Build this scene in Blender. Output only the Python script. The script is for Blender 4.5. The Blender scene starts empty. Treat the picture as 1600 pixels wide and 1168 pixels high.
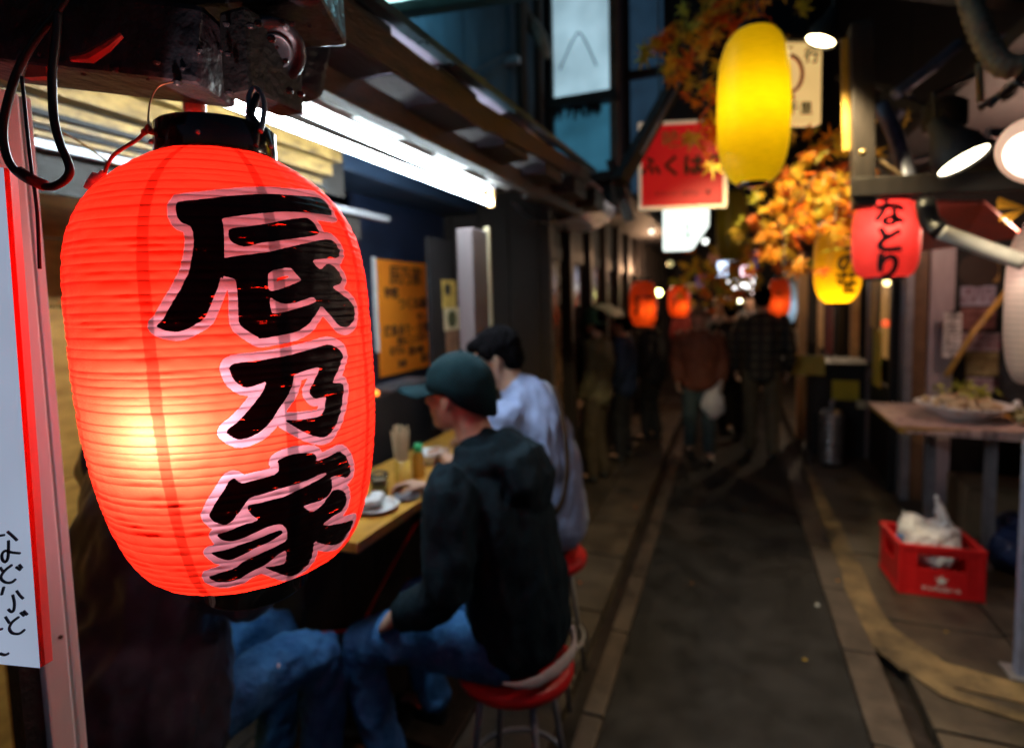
import bpy, bmesh, math, random
import numpy as np
from mathutils import Vector, Matrix, noise

# ------------------------------------------------------------------ camera
SC = bpy.context.scene
COL = SC.collection
R_ = Vector((0.93163342, 0.36247361, -0.02592399))
U_ = Vector((-0.0030865, 0.07922744, 0.99685179))
F_ = Vector((-0.36338636, 0.92862043, -0.07492971))
EYE = Vector((0, 0, 1.7))
cam = bpy.data.cameras.new('camera'); cam_o = bpy.data.objects.new('camera', cam); COL.objects.link(cam_o)
cam.sensor_fit = 'HORIZONTAL'; cam.sensor_width = 36.0
cam.lens = 870.0 / 1600.0 * 36.0
cam.shift_y = -50.0 / 1600.0
cam.clip_start = 0.02; cam.clip_end = 400
M = Matrix.Identity(4)
for i in range(3):
    M[i][0] = R_[i]; M[i][1] = U_[i]; M[i][2] = -F_[i]; M[i][3] = EYE[i]
cam_o.matrix_world = M
cam.dof.use_dof = True; cam.dof.focus_distance = 0.60; cam.dof.aperture_fstop = 2.5
SC.camera = cam_o

# ------------------------------------------------------------------ world, moonless dusk sky, exposure
world = bpy.data.worlds.new('World'); SC.world = world; world.use_nodes = True
wn = world.node_tree.nodes; wl = world.node_tree.links
bg = wn['Background']
sky = wn.new('ShaderNodeTexSky'); sky.sky_type = 'NISHITA'; sky.sun_disc = False
sky.sun_elevation = math.radians(0.5); sky.sun_rotation = math.radians(30)
tint = wn.new('ShaderNodeMix'); tint.data_type = 'RGBA'; tint.blend_type = 'MULTIPLY'; tint.inputs['Factor'].default_value = 1.0
tint.inputs['B'].default_value = (0.42, 0.62, 1.0, 1)            # city night: the glow is colder than a clear dusk
wl.new(sky.outputs[0], tint.inputs['A']); wl.new(tint.outputs['Result'], bg.inputs[0]); bg.inputs[1].default_value = 0.08
SC.view_settings.view_transform = 'Standard'; SC.view_settings.look = 'None'
SC.view_settings.exposure = 0.0; SC.view_settings.gamma = 1.0
SC.view_settings.use_curve_mapping = False
SC.cycles.use_denoising = True
SC.cycles.max_bounces = 10; SC.cycles.transmission_bounces = 10; SC.cycles.diffuse_bounces = 6; SC.cycles.sample_clamp_indirect = 4.0
SC.cycles.caustics_reflective = False; SC.cycles.caustics_refractive = False

def at(px, py, depth):
    """world point seen at photo pixel (px, py), DEPTH metres along the lens axis"""
    return EYE + depth * ((px - 800) / 870 * R_ - (py - 534) / 870 * U_ + F_)
def atX(px, py, X):
    d = (px - 800) / 870 * R_ - (py - 534) / 870 * U_ + F_
    return EYE + d * ((X - EYE.x) / d.x)
def atY(px, py, Y):
    d = (px - 800) / 870 * R_ - (py - 534) / 870 * U_ + F_
    return EYE + d * ((Y - EYE.y) / d.y)

# ------------------------------------------------------------------ materials
MATS = {}
def mat(name, base, rough=0.6, metal=0.0, var=0.25, scale=12.0, bump=0.0, bscale=60.0, stretch=None, second=None,
        spec=0.5, coat=0.0, trans=0.0, alpha=None, ior=1.45, sheen=0.0):
    if name in MATS: return MATS[name]
    m = bpy.data.materials.new(name); m.use_nodes = True
    nt = m.node_tree; n = nt.nodes; l = nt.links
    p = n['Principled BSDF']
    p.inputs['Roughness'].default_value = rough; p.inputs['Metallic'].default_value = metal
    p.inputs['Specular IOR Level'].default_value = spec
    p.inputs['Coat Weight'].default_value = coat
    p.inputs['Sheen Weight'].default_value = sheen
    p.inputs['Transmission Weight'].default_value = trans; p.inputs['IOR'].default_value = ior
    tc = n.new('ShaderNodeTexCoord'); mp = n.new('ShaderNodeMapping'); l.new(tc.outputs['Object'], mp.inputs[0])
    if stretch: mp.inputs['Scale'].default_value = stretch
    nz = n.new('ShaderNodeTexNoise'); nz.inputs['Scale'].default_value = scale; nz.inputs['Detail'].default_value = 6
    nz.inputs['Roughness'].default_value = 0.65
    l.new(mp.outputs[0], nz.inputs['Vector'])
    rp = n.new('ShaderNodeValToRGB'); rp.color_ramp.elements[0].position = 0.3; rp.color_ramp.elements[1].position = 0.72
    b = tuple(base); s = tuple(second) if second else tuple(min(1, c * (1 + var)) for c in b)
    rp.color_ramp.elements[0].color = (*[c * (1 - var) for c in b], 1); rp.color_ramp.elements[1].color = (*s, 1)
    l.new(nz.outputs['Fac'], rp.inputs[0]); l.new(rp.outputs[0], p.inputs['Base Color'])
    mr = n.new('ShaderNodeMapRange'); mr.inputs[3].default_value = max(0.02, rough - 0.12); mr.inputs[4].default_value = min(1, rough + 0.15)
    l.new(nz.outputs['Fac'], mr.inputs[0]); l.new(mr.outputs[0], p.inputs['Roughness'])
    if bump > 0:
        nb = n.new('ShaderNodeTexNoise'); nb.inputs['Scale'].default_value = bscale; nb.inputs['Detail'].default_value = 5
        l.new(mp.outputs[0], nb.inputs['Vector'])
        bp = n.new('ShaderNodeBump'); bp.inputs['Strength'].default_value = bump; bp.inputs['Distance'].default_value = 0.01
        l.new(nb.outputs['Fac'], bp.inputs['Height']); l.new(bp.outputs[0], p.inputs['Normal'])
    MATS[name] = m
    return m
def emit(name, color, strength, var=0.0, scale=6.0):
    if name in MATS: return MATS[name]
    m = bpy.data.materials.new(name); m.use_nodes = True
    nt = m.node_tree; n = nt.nodes; l = nt.links
    p = n['Principled BSDF']; p.inputs['Base Color'].default_value = (*color, 1)
    p.inputs['Emission Color'].default_value = (*color, 1); p.inputs['Emission Strength'].default_value = strength
    if var:
        tc = n.new('ShaderNodeTexCoord'); nz = n.new('ShaderNodeTexNoise'); nz.inputs['Scale'].default_value = scale
        l.new(tc.outputs['Object'], nz.inputs['Vector'])
        mr = n.new('ShaderNodeMapRange'); mr.inputs[3].default_value = strength * (1 - var); mr.inputs[4].default_value = strength * (1 + var)
        l.new(nz.outputs['Fac'], mr.inputs[0]); l.new(mr.outputs[0], p.inputs['Emission Strength'])
    MATS[name] = m
    return m
def paper(name, color, tcol, tweight=0.75, gloss=0.15, rough=0.45, emis=0.0):
    """thin lantern paper: part diffuse, part translucent, a weak sheen; attribute 'gap' (0..1) thins the light at ribs and seams"""
    if name in MATS: return MATS[name]
    m = bpy.data.materials.new(name); m.use_nodes = True
    nt = m.node_tree; n = nt.nodes; l = nt.links; n.remove(n['Principled BSDF'])
    out = n['Material Output']
    tc = n.new('ShaderNodeTexCoord'); nz = n.new('ShaderNodeTexNoise'); nz.inputs['Scale'].default_value = 22; nz.inputs['Detail'].default_value = 6
    mp = n.new('ShaderNodeMapping'); mp.inputs['Scale'].default_value = (1, 1, 6)
    l.new(tc.outputs['Object'], mp.inputs[0]); l.new(mp.outputs[0], nz.inputs['Vector'])
    at_ = n.new('ShaderNodeAttribute'); at_.attribute_name = 'gap'
    mr = n.new('ShaderNodeMapRange'); mr.inputs[3].default_value = 0.72; mr.inputs[4].default_value = 1.2
    l.new(nz.outputs['Fac'], mr.inputs[0])
    mu = n.new('ShaderNodeMath'); mu.operation = 'MULTIPLY'; l.new(mr.outputs[0], mu.inputs[0]); l.new(at_.outputs['Fac'], mu.inputs[1])
    tr = n.new('ShaderNodeBsdfTranslucent'); df = n.new('ShaderNodeBsdfDiffuse'); gl = n.new('ShaderNodeBsdfGlossy')
    sc = n.new('ShaderNodeVectorMath'); sc.operation = 'SCALE'; sc.inputs[0].default_value = tcol; l.new(mu.outputs[0], sc.inputs['Scale'])
    l.new(sc.outputs[0], tr.inputs[0])
    df.inputs[0].default_value = (*color, 1); gl.inputs['Roughness'].default_value = rough
    m1 = n.new('ShaderNodeMixShader'); m1.inputs[0].default_value = tweight; l.new(df.outputs[0], m1.inputs[1]); l.new(tr.outputs[0], m1.inputs[2])
    fr = n.new('ShaderNodeFresnel'); fr.inputs[0].default_value = 1.4
    g2 = n.new('ShaderNodeMath'); g2.operation = 'MULTIPLY'; g2.inputs[1].default_value = gloss * 4; l.new(fr.outputs[0], g2.inputs[0])
    m2 = n.new('ShaderNodeMixShader'); l.new(g2.outputs[0], m2.inputs[0]); l.new(m1.outputs[0], m2.inputs[1]); l.new(gl.outputs[0], m2.inputs[2])
    l.new(m2.outputs[0], out.inputs[0])
    MATS[name] = m
    return m

# ------------------------------------------------------------------ object helpers
ORG = {}
def tag(o, label=None, cat=None, group=None, kind=None):
    if label: o['label'] = label
    if cat: o['category'] = cat
    if group: o['group'] = group
    if kind: o['kind'] = kind
    return o
def thing(name, label, cat, loc=(0, 0, 0), group=None):
    o = bpy.data.objects.new(name, None); COL.objects.link(o); o.location = loc; o.empty_display_size = 0.1
    ORG[o.name] = Vector(loc)
    return tag(o, label, cat, group)
class MB:
    def __init__(s): s.v = []; s.f = []; s.smooth = False
    def add(s, vs, fs):
        k = len(s.v); s.v += [tuple(x) for x in vs]; s.f += [tuple(k + i for i in f) for f in fs]; return s
    def box(s, a, b):
        x0, y0, z0 = [min(a[i], b[i]) for i in range(3)]; x1, y1, z1 = [max(a[i], b[i]) for i in range(3)]
        return s.add([(x0,y0,z0),(x1,y0,z0),(x1,y1,z0),(x0,y1,z0),(x0,y0,z1),(x1,y0,z1),(x1,y1,z1),(x0,y1,z1)],
                     [(0,3,2,1),(4,5,6,7),(0,1,5,4),(1,2,6,5),(2,3,7,6),(3,0,4,7)])
    def bar(s, p, q, w, h, up=(0, 0, 1)):
        p = Vector(p); q = Vector(q); t = (q - p).normalized(); u = Vector(up)
        if abs(t.dot(u)) > 0.95: u = Vector((1, 0, 0))
        a = t.cross(u).normalized(); b = a.cross(t)
        vs = []
        for c in (p, q):
            for i, j in ((-1,-1),(1,-1),(1,1),(-1,1)): vs.append(c + a * (i * w / 2) + b * (j * h / 2))
        return s.add(vs, [(0,3,2,1),(4,5,6,7),(0,1,5,4),(1,2,6,5),(2,3,7,6),(3,0,4,7)])
    def tube(s, pts, r, seg=8, cap=True):
        pts = [Vector(p) for p in pts]; n = len(pts)
        rs = r if isinstance(r, (list, tuple)) else [r] * n
        base = None; vs = []
        for i, p in enumerate(pts):
            t = (pts[min(i + 1, n - 1)] - pts[max(i - 1, 0)]).normalized()
            if base is None:
                base = t.orthogonal().normalized()
            else:
                base = (base - t * base.dot(t)).normalized()
            b2 = t.cross(base)
            for k in range(seg):
                a = 2 * math.pi * k / seg
                vs.append(p + (base * math.cos(a) + b2 * math.sin(a)) * rs[i])
        fs = [(i*seg+k, i*seg+(k+1)%seg, (i+1)*seg+(k+1)%seg, (i+1)*seg+k) for i in range(n-1) for k in range(seg)]
        if cap: fs += [tuple(range(seg-1, -1, -1)), tuple(range((n-1)*seg, n*seg))]
        return s.add(vs, fs)
    def lathe(s, prof, c=(0, 0, 0), axis=(0, 0, 1), seg=24, closed=False):
        ax = Vector(axis).normalized(); a = ax.orthogonal().normalized(); b = ax.cross(a); c = Vector(c); vs = []
        for r, h in prof:
            for k in range(seg):
                t = 2 * math.pi * k / seg
                vs.append(c + ax * h + (a * math.cos(t) + b * math.sin(t)) * r)
        n = len(prof)
        fs = [(i*seg+k, i*seg+(k+1)%seg, (i+1)*seg+(k+1)%seg, (i+1)*seg+k) for i in range(n-1) for k in range(seg)]
        if closed: fs += [tuple(range(seg-1, -1, -1)), tuple(range((n-1)*seg, n*seg))]
        return s.add(vs, fs)
    def ball(s, c, r, seg=16, rings=10, rot=None):
        r = (r, r, r) if not isinstance(r, (tuple, list)) else r
        c = Vector(c); vs = []; 
        for i in range(rings + 1):
            ph = math.pi * i / rings
            for k in range(seg):
                t = 2 * math.pi * k / seg
                v = Vector((r[0]*math.sin(ph)*math.cos(t), r[1]*math.sin(ph)*math.sin(t), r[2]*math.cos(ph)))
                if rot is not None: v = rot @ v
                vs.append(c + v)
        fs = [(i*seg+k, (i+1)*seg+k, (i+1)*seg+(k+1)%seg, i*seg+(k+1)%seg) for i in range(rings) for k in range(seg)]
        return s.add(vs, fs)
    def prism(s, poly, nrm):
        """flat polygon given as 3-D points, given thickness along NRM"""
        n = len(poly); nv = Vector(nrm); vs = [Vector(p) for p in poly] + [Vector(p) + nv for p in poly]
        return s.add(vs, [tuple(range(n-1, -1, -1)), tuple(range(n, 2*n))] + [(i, (i+1)%n, n+(i+1)%n, n+i) for i in range(n)])
    def build(s, name, material, parent=None, smooth=False, bevel=0.0, label=None, sub=0):
        org = Vector((0, 0, 0)); q = parent
        while q is not None:
            if q.name in ORG: org = ORG[q.name]
            q = q.parent
        me = bpy.data.meshes.new(name)
        me.from_pydata([tuple(Vector(v) - org) for v in s.v], [], s.f)
        bm = bmesh.new(); bm.from_mesh(me); bmesh.ops.remove_doubles(bm, verts=bm.verts, dist=1e-6)
        bmesh.ops.recalc_face_normals(bm, faces=bm.faces)
        if bevel > 0:
            bmesh.ops.bevel(bm, geom=[e for e in bm.edges if len(e.link_faces) == 2 and e.calc_face_angle(0) > 0.5], offset=bevel, segments=2, affect='EDGES', profile=0.6)
        bm.to_mesh(me); bm.free()
        if material: me.materials.append(material)
        if smooth: me.polygons.foreach_set('use_smooth', [True] * len(me.polygons))
        o = bpy.data.objects.new(name, me); COL.objects.link(o)
        if parent is not None: o.parent = parent
        if label: o['label'] = label
        return o
def box(name, a, b, m, parent=None, bevel=0.0, label=None):
    return MB().box(a, b).build(name, m, parent, bevel=bevel, label=label)
def world_obj(me, name, m, parent, matrix):
    """link a mesh built elsewhere: bake MATRIX, move into the parent's frame"""
    org = Vector((0, 0, 0)); q = parent
    while q is not None:
        if q.name in ORG: org = ORG[q.name]
        q = q.parent
    me.transform(Matrix.Translation(-org) @ matrix)
    me.materials.clear(); me.materials.append(m)
    o = bpy.data.objects.new(name, me); COL.objects.link(o); o.parent = parent
    return o
def text_mesh(s, size, extrude=0.001, align='CENTER', spacing=1.0, bold=0.0):
    c = bpy.data.curves.new('txt', 'FONT'); c.body = s; c.size = size; c.extrude = extrude; c.align_x = align; c.align_y = 'CENTER'
    c.space_line = spacing; c.offset = bold; c.resolution_u = 3
    o = bpy.data.objects.new('txt', c); COL.objects.link(o)
    dg = bpy.context.evaluated_depsgraph_get(); dg.update()
    me = bpy.data.meshes.new_from_object(o.evaluated_get(dg))
    bpy.data.objects.remove(o); bpy.data.curves.remove(c)
    return me
def frame(origin, right, up):
    r = Vector(right).normalized(); u = Vector(up); u = (u - r * u.dot(r)).normalized(); n = r.cross(u)
    m = Matrix.Identity(4)
    for i in range(3): m[i][0] = r[i]; m[i][1] = u[i]; m[i][2] = n[i]; m[i][3] = origin[i]
    return m
def lettering(s, size, origin, right, up, m, parent, bold=0.0, spacing=1.0, name='lettering'):
    me = text_mesh(s, size, bold=bold, spacing=spacing); me.name = name
    return world_obj(me, name, m, parent, frame(Vector(origin), right, up))
def ribbons(lines, w, origin, right, up, m, parent, name='lettering', off=0.0015):
    """brush strokes: polylines in the (right, up) plane, built as thin raised ribbons"""
    r = Vector(right).normalized(); u = Vector(up).normalized(); n = r.cross(u).normalized(); b = MB()
    for ln in lines:
        P = [Vector((x, y, 0)) for x, y in ln]
        L = []; Rr = []
        for i, p in enumerate(P):
            t = (P[min(i+1, len(P)-1)] - P[max(i-1, 0)]).normalized(); s_ = Vector((-t.y, t.x, 0)) * w * (0.5 if 0 < i < len(P)-1 else 0.38)
            L.append(p + s_); Rr.append(p - s_)
        pts = L + Rr[::-1]
        for i in range(len(P) - 1):
            q = [L[i], L[i+1], Rr[i+1], Rr[i]]
            b.prism([Vector(origin) + r * a.x + u * a.y for a in q], n * off)
    return b.build(name, m, parent)
def light(name, kind, loc, energy, color, parent=None, size=0.05, direction=None, angle=1.2, blend=0.5):
    d = bpy.data.lights.new(name, kind); d.energy = energy; d.color = color
    if kind in ('POINT', 'SPOT'): d.shadow_soft_size = size
    if kind == 'SPOT': d.spot_size = angle; d.spot_blend = blend
    o = bpy.data.objects.new(name, d); COL.objects.link(o)
    org = Vector((0, 0, 0))
    if parent is not None: o.parent = parent; org = ORG.get(parent.name, org)
    o.location = Vector(loc) - org
    if direction is not None: o.rotation_euler = Vector(direction).to_track_quat('-Z', 'Y').to_euler()
    return o

# shared materials
M_wood_dark = mat('dark_wood', (0.015, 0.010, 0.008), 0.55, var=0.5, scale=9, stretch=(4, 0.6, 4), bump=0.4, bscale=40)
M_wood_rust = mat('rusty_beam', (0.014, 0.008, 0.007), 0.5, var=0.8, scale=14, stretch=(3, 0.7, 3), second=(0.10, 0.045, 0.02), bump=0.5, bscale=50)
M_black = mat('black_grime', (0.009, 0.008, 0.010), 0.6, var=0.5, scale=20, bump=0.5, bscale=80)
M_blackgloss = mat('black_gloss', (0.006, 0.006, 0.008), 0.18, var=0.3, scale=20)
M_alu = mat('aluminium_post', (0.80, 0.76, 0.78), 0.32, metal=0.0, var=0.12, scale=8, stretch=(1, 1, 0.2))
M_steel = mat('dull_steel', (0.30, 0.29, 0.33), 0.42, metal=0.5, var=0.3, scale=10, bump=0.1)
M_white = mat('white_plastic', (0.72, 0.72, 0.74), 0.4, var=0.08)
M_rubber = mat('black_rubber', (0.015, 0.015, 0.018), 0.35, var=0.3)
M_ink = mat('black_ink', (0.008, 0.007, 0.012), 0.5, var=0.2)
M_orangewood = mat('orange_plywood', (0.60, 0.25, 0.045), 0.5, var=0.35, scale=5, stretch=(1, 1, 4), second=(0.78, 0.38, 0.08), bump=0.15)
M_counter = mat('counter_wood', (0.55, 0.24, 0.03), 0.3, var=0.45, scale=7, stretch=(9, 0.8, 2), second=(0.85, 0.46, 0.09), bump=0.1, coat=0.3)
M_skin = mat('skin', (0.50, 0.30, 0.22), 0.55, var=0.14, scale=14, second=(0.58, 0.34, 0.25), bump=0.08, bscale=90)
M_hair = mat('black_hair', (0.0025, 0.002, 0.003), 0.85, var=0.5, scale=60, bump=0.6, bscale=140, stretch=(1, 1, .3), spec=.06)
M_jeans = mat('blue_jeans', (0.020, 0.10, 0.30), 0.8, var=0.35, scale=13, second=(0.07, 0.22, 0.50), bump=0.6, bscale=70, spec=.15)
M_red = mat('red_plastic', (0.62, 0.012, 0.016), 0.32, var=0.12, scale=10)
M_leather = mat('brown_leather', (0.06, 0.028, 0.015), 0.4, var=0.3)
M_cream = mat('cream_card', (0.6, 0.5, 0.32), 0.6, var=0.1)
M_greyink = mat('grey_marker', (0.04, 0.035, 0.06), 0.5, var=0.2)
# ------------------------------------------------------------------ ground
M_ground = mat('night_concrete', (0.040, 0.032, 0.029), 0.6, var=0.45, scale=3.5, bump=0.35, bscale=30, second=(0.08, 0.060, 0.048))
M_slab = mat('worn_slab', (0.042, 0.033, 0.028), 0.5, var=0.5, scale=4.5, bump=0.4, bscale=34, second=(0.095, 0.070, 0.052))
M_kerb = mat('kerb_stone', (0.032, 0.024, 0.022), 0.5, var=0.4, scale=7, bump=0.3, bscale=50, second=(0.085, 0.062, 0.053))
M_asphalt = mat('asphalt', (0.010, 0.0105, 0.0125), 0.40, var=0.5, scale=4.5, bump=1.0, bscale=170, second=(0.034, 0.032, 0.036), spec=.22)
M_worn = mat('ochre_mortar', (0.045, 0.032, 0.022), 0.6, var=0.5, scale=5, bump=0.5, bscale=50, second=(0.26, 0.175, 0.09))
M_iron = mat('wet_iron', (0.03, 0.025, 0.025), 0.35, metal=0.5, var=0.5, scale=12)
g = MB().box((-40, -20, -0.3), (40, 60, -0.06)).build('ground', M_ground); tag(g, kind='structure')
rd = MB()
ny = 60
rd.box((-0.465, -3, -0.058), (0.50, 16, 0.0)); rd = rd.build('road', M_asphalt); tag(rd, kind='structure')
rnd = random.Random(4)
def pave(x0, x1, ylist, label):
    root = bpy.data.objects.new('pavement', None); COL.objects.link(root); tag(root, kind='structure'); ORG[root.name] = Vector((0, 0, 0))
    for (xa, xb) in zip(x0, x1):
        y = -2.0 + rnd.random() * 0.3
        while y < 13:
            L = ylist if y < 9 else 2 * ylist
            L *= rnd.uniform(0.9, 1.1)
            h = rnd.uniform(-0.004, 0.004); t1 = rnd.uniform(-0.003, 0.003)
            o = MB().box((xa + 0.006, y + 0.008, -0.059), (xb - 0.006, y + L - 0.008, 0.012 + h)).build('slab', M_slab if rnd.random() < .7 else M_ground, root, bevel=0.006)
            y += L
    return root
pave((-0.98, -1.34, -1.75, -2.3), (-0.63, -0.98, -1.34, -1.75), 0.62, '')
pave((0.735, 1.25, 1.85), (1.25, 1.85, 2.5), 0.85, '')
# kerb stones with drain channels beside them
for sx, (xa, xb) in enumerate((( -0.555, -0.468), (0.503, 0.645))):
    root = bpy.data.objects.new('kerb', None); COL.objects.link(root); tag(root, kind='structure'); ORG[root.name] = Vector((0, 0, 0))
    y = -1.5 + 0.2 * sx
    while y < 13:
        L = 0.6 if y < 9 else 1.8
        MB().box((xa, y + 0.006, -0.059), (xb, y + L - 0.006, 0.016 + rnd.uniform(-.003, .003))).build('kerb_stone', M_kerb, root, bevel=0.008)
        y += L
dr = MB().box((-0.625, -2, -0.059), (-0.56, 13, -0.035)); dr.box((0.65, -2, -0.059), (0.73, 13, -0.035))
tag(dr.build('drain_channel', M_iron), kind='structure')
# ochre mortar fillet that runs beside the right drain and then swings to the right
def strip(pts, w, z):
    b = MB(); L = []; Rr = []
    for i, p in enumerate(pts):
        p = Vector((*p, 0)); a = Vector((*pts[max(i-1, 0)], 0)); c = Vector((*pts[min(i+1, len(pts)-1)], 0)); t = (c - a).normalized()
        n = Vector((-t.y, t.x, 0)); ww = w[i] * rnd.uniform(.95, 1.05)
        L.append(p + n * ww / 2); Rr.append(p - n * ww / 2)
    for i in range(len(pts) - 1):
        b.prism([Vector((q.x, q.y, z)) for q in (L[i], Rr[i], Rr[i+1], L[i+1])], (0, 0, 0.006))
    return b
pts = [(0.70, 6.0), (0.695, 5.0), (0.70, 4.4), (0.69, 4.0), (0.695, 3.7), (0.68, 3.5), (0.69, 3.3), (0.70, 3.15), (0.735, 3.0), (0.80, 2.89), (0.88, 2.84), (1.0, 2.82), (1.12, 2.80), (1.25, 2.79), (1.5, 2.77)]
tag(strip(pts, [.06, .09, .11, .12, .13, .13, .12, .14, .20, .24, .19, .16, .14, .15, .15], 0.0165).build('mortar_strip', M_worn), kind='structure')
tag(strip([(0.72, 2.95), (0.86, 2.70), (1.1, 2.62), (1.5, 2.60)], [.16, .09, .05, .04], 0.0185).build('mortar_strip', M_worn), kind='structure')

# ------------------------------------------------------------------ left food stall
st = thing('food_stall', 'open-front food stall with orange plywood wall and dark eave, left of the alley', 'food stall')
# back wall of plywood panels
panels = [(0.2, 1.1), (1.1, 1.62), (1.62, 2.3)]
for a, b in panels:
    for z0, z1 in ((0.0, 1.05), (1.05, 1.72), (1.72, 1.98), (1.98, 2.35)):
        box('wall_panel', (-2.43 - rnd.uniform(0, .006), a + .004, z0 + .003), (-2.40, b - .004, z1 - .003), M_orangewood, st, bevel=.002)
M_dkpanel = mat('dark_blue_panel', (0.006, 0.012, 0.032), 0.45, var=0.4, scale=5, bump=0.1)
box('wall_panel', (-2.44, 2.3, 0), (-2.40, 6, 2.6), M_dkpanel, st)
box('wall_panel', (-2.44, -1.6, 0), (-1.02, -1.56, 2.6), M_dkpanel, st)
box('wall_panel', (-2.44, -1.6, 0), (-2.41, .2, 2.6), M_orangewood, st)
box('end_wall', (-2.44, 3.60, 0), (-1.12, 3.66, 2.6), M_wood_dark, st)
for k in range(5): box('wall_board', (-1.40 - .22 * k, 3.58, 0.014), (-1.19 - .22 * k, 3.598, 2.3), M_wood_dark, st, bevel=.003)
box('partition', (-1.93, 2.55, 1.0), (-1.90, 3.60, 2.3), M_dkpanel, st)
# hood and soffit behind the tube
M_soffit = mat('blue_grey_soffit', (0.015, 0.03, 0.06), 0.4, var=0.5, scale=4, bump=0.1)
M_roofp = mat('lavender_roof_panel', (0.45, 0.38, 0.50), 0.45, var=0.15, scale=6)
box('ceiling_panel', (-2.40, -1.5, 2.44), (-1.06, 3.6, 2.47), mat('smoked_ceiling', (0.10, 0.075, 0.06), .5, var=.5, scale=4), st)
box('extractor_hood', (-1.95, 1.35, 2.30), (-1.60, 3.5, 2.43), M_soffit, st, bevel=.01)
# door head rails (cream timber, dark tracks)
M_rail = mat('cream_rail', (0.14, 0.07, 0.014), 0.4, var=0.45, scale=16, stretch=(2, .8, 2), second=(0.46, 0.28, 0.08), bump=0.2)
box('lintel', (-1.56, 0.42, 2.288), (-1.50, 1.95, 2.333), M_rail, st, bevel=.003)
box('lintel', (-1.57, 0.42, 2.222), (-1.51, 1.90, 2.275), M_rail, st, bevel=.003)
box('lintel', (-1.56, 0.42, 2.180), (-1.525, 1.85, 2.205), M_rail, st, bevel=.003)
box('lintel_backing', (-1.60, 0.42, 2.165), (-1.571, 2.05, 2.335), M_wood_dark, st)
for z, mm in ((2.008, M_black), (1.998, M_rail), (1.990, M_black), (1.982, M_rail)):
    zz = 1.7 + (z - 1.7) * 1.5 + .005; box('track', (-1.58, 0.42, zz - .006), (-1.5 - (2.008 - z) * 1.5, 1.85, zz + .006), mm, st)
box('track', (-1.60, 0.42, 2.10), (-1.56, 2.38, 2.125), mat('grey_track', (.3, .3, .33), .35, metal=.5), st)
box('header_board', (-1.62, 0.3, 2.0), (-1.605, 2.2, 2.14), M_wood_dark, st)
# slim door posts
box('door_post', (-1.03, 0.506, 0.012), (-1.0, 0.541, 2.03), M_alu, st, bevel=.004)
box('door_post', (-1.03, 0.5465, 0.012), (-1.004, 0.558, 2.03), M_alu, st, bevel=.002)
box('door_post', (-1.035, 0.5415, 0.012), (-1.018, 0.546, 2.03), M_black, st)
box('door_post', (-1.04, 0.478, 0.012), (-1.012, 0.505, 2.03), M_black, st)
MB().tube([(-1.0, .530, 1.18), (-0.997, .530, 1.18)], .003).build('screw', M_leather, st)
MB().tube([(-1.0, .512, 1.86), (-0.993, .512, 1.86)], .006).build('screw', M_alu, st)
# far white post and wall with stickers
M_post = mat('white_painted_post', (0.22, 0.19, 0.20), 0.45, var=0.18, scale=6, stretch=(3, 3, .4), second=(.18, .13, .14))
box('corner_post', (-1.16, 2.30, 0.012), (-1.08, 2.47, 2.03), M_post, st, bevel=.006)
box('corner_post', (-1.10, 2.475, 0.012), (-1.075, 2.50, 2.05), M_cream, st)
# eave: beams, purlins, roof sheets, fascia
MB().bar((-0.85, 0.75, 2.200), (-0.85, 3.35, 2.225), 0.05, 0.07).build('eave_beam', M_wood_rust, st, bevel=.004)
MB().bar((-1.03, 0.65, 2.29), (-1.03, 3.4, 2.30), 0.05, 0.06).build('eave_beam', M_wood_dark, st, bevel=.004)
MB().bar((-0.70, 0.2, 2.245), (-0.70, 1.62, 2.255), 0.012, 0.075).build('fascia_board', M_wood_rust, st, bevel=.002)
MB().bar((-0.705, 1.6, 2.262), (-0.705, 3.0, 2.345), 0.014, 0.07).build('fascia_board', M_wood_rust, st, bevel=.002)
MB().bar((-0.69, 0.2, 2.300), (-0.69, 3.05, 2.385), 0.03, 0.02).build('gutter_edge', mat('edge_steel', (.12, .2, .25), .3, metal=.7), st)
y = 0.15
k = 0
while y < 3.2:
    box('roof_sheet', (-1.03, y, 2.335 + .004 * (k % 2)), (-0.71, y + .46, 2.345 + .004 * (k % 2)), M_roofp, st)
    MB().bar((-0.715, y + .40, 2.275), (-1.0, y + .40, 2.275), 0.24, 0.10).build('rafter', M_wood_dark, st, bevel=.004)
    y += .46; k += 1

box('gable_board', (-1.06, 0.0, 2.28), (-0.71, 0.14, 2.40), M_wood_dark, st)
# dark beam ends over the lantern
M_tar = mat('tarred_timber', (0.014, 0.012, 0.017), 0.4, var=0.6, scale=18, bump=0.9, bscale=35, second=(.035, .03, .04))
MB().bar(at(-40, 50, .74), at(345, 95, .74), 0.10, 0.095).build('tie_beam', M_tar, st, bevel=.008)
MB().bar(at(-40, -10, .80), at(520, -25, .82), 0.14, 0.12).build('tie_beam', M_tar, st, bevel=.008)
MB().bar(at(330, 10, .86), at(500, 110, 1.0), 0.06, 0.12).build('tie_beam', M_tar, st, bevel=.008)
MB().box(at(348, 150, .73) , at(470, 60, .80)).build('bracket', M_black, st, bevel=.006)
MB().tube([at(112, 92, .66), at(140, 90, .66), at(168, 72, .66), at(190, 55, .66)], [.004, .007, .006, .003]).build('red_pipe', mat('red_paint', (.35, .06, .05), .5, var=.3), st)
MB().prism([at(38, 121, .70), at(74, 119, .70), at(68, 84, .70), at(50, 78, .70)], F_ * .01).build('brick_block', mat('brick_red', (.3, .08, .05), .7, var=.4, bump=.3), st)
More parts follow.
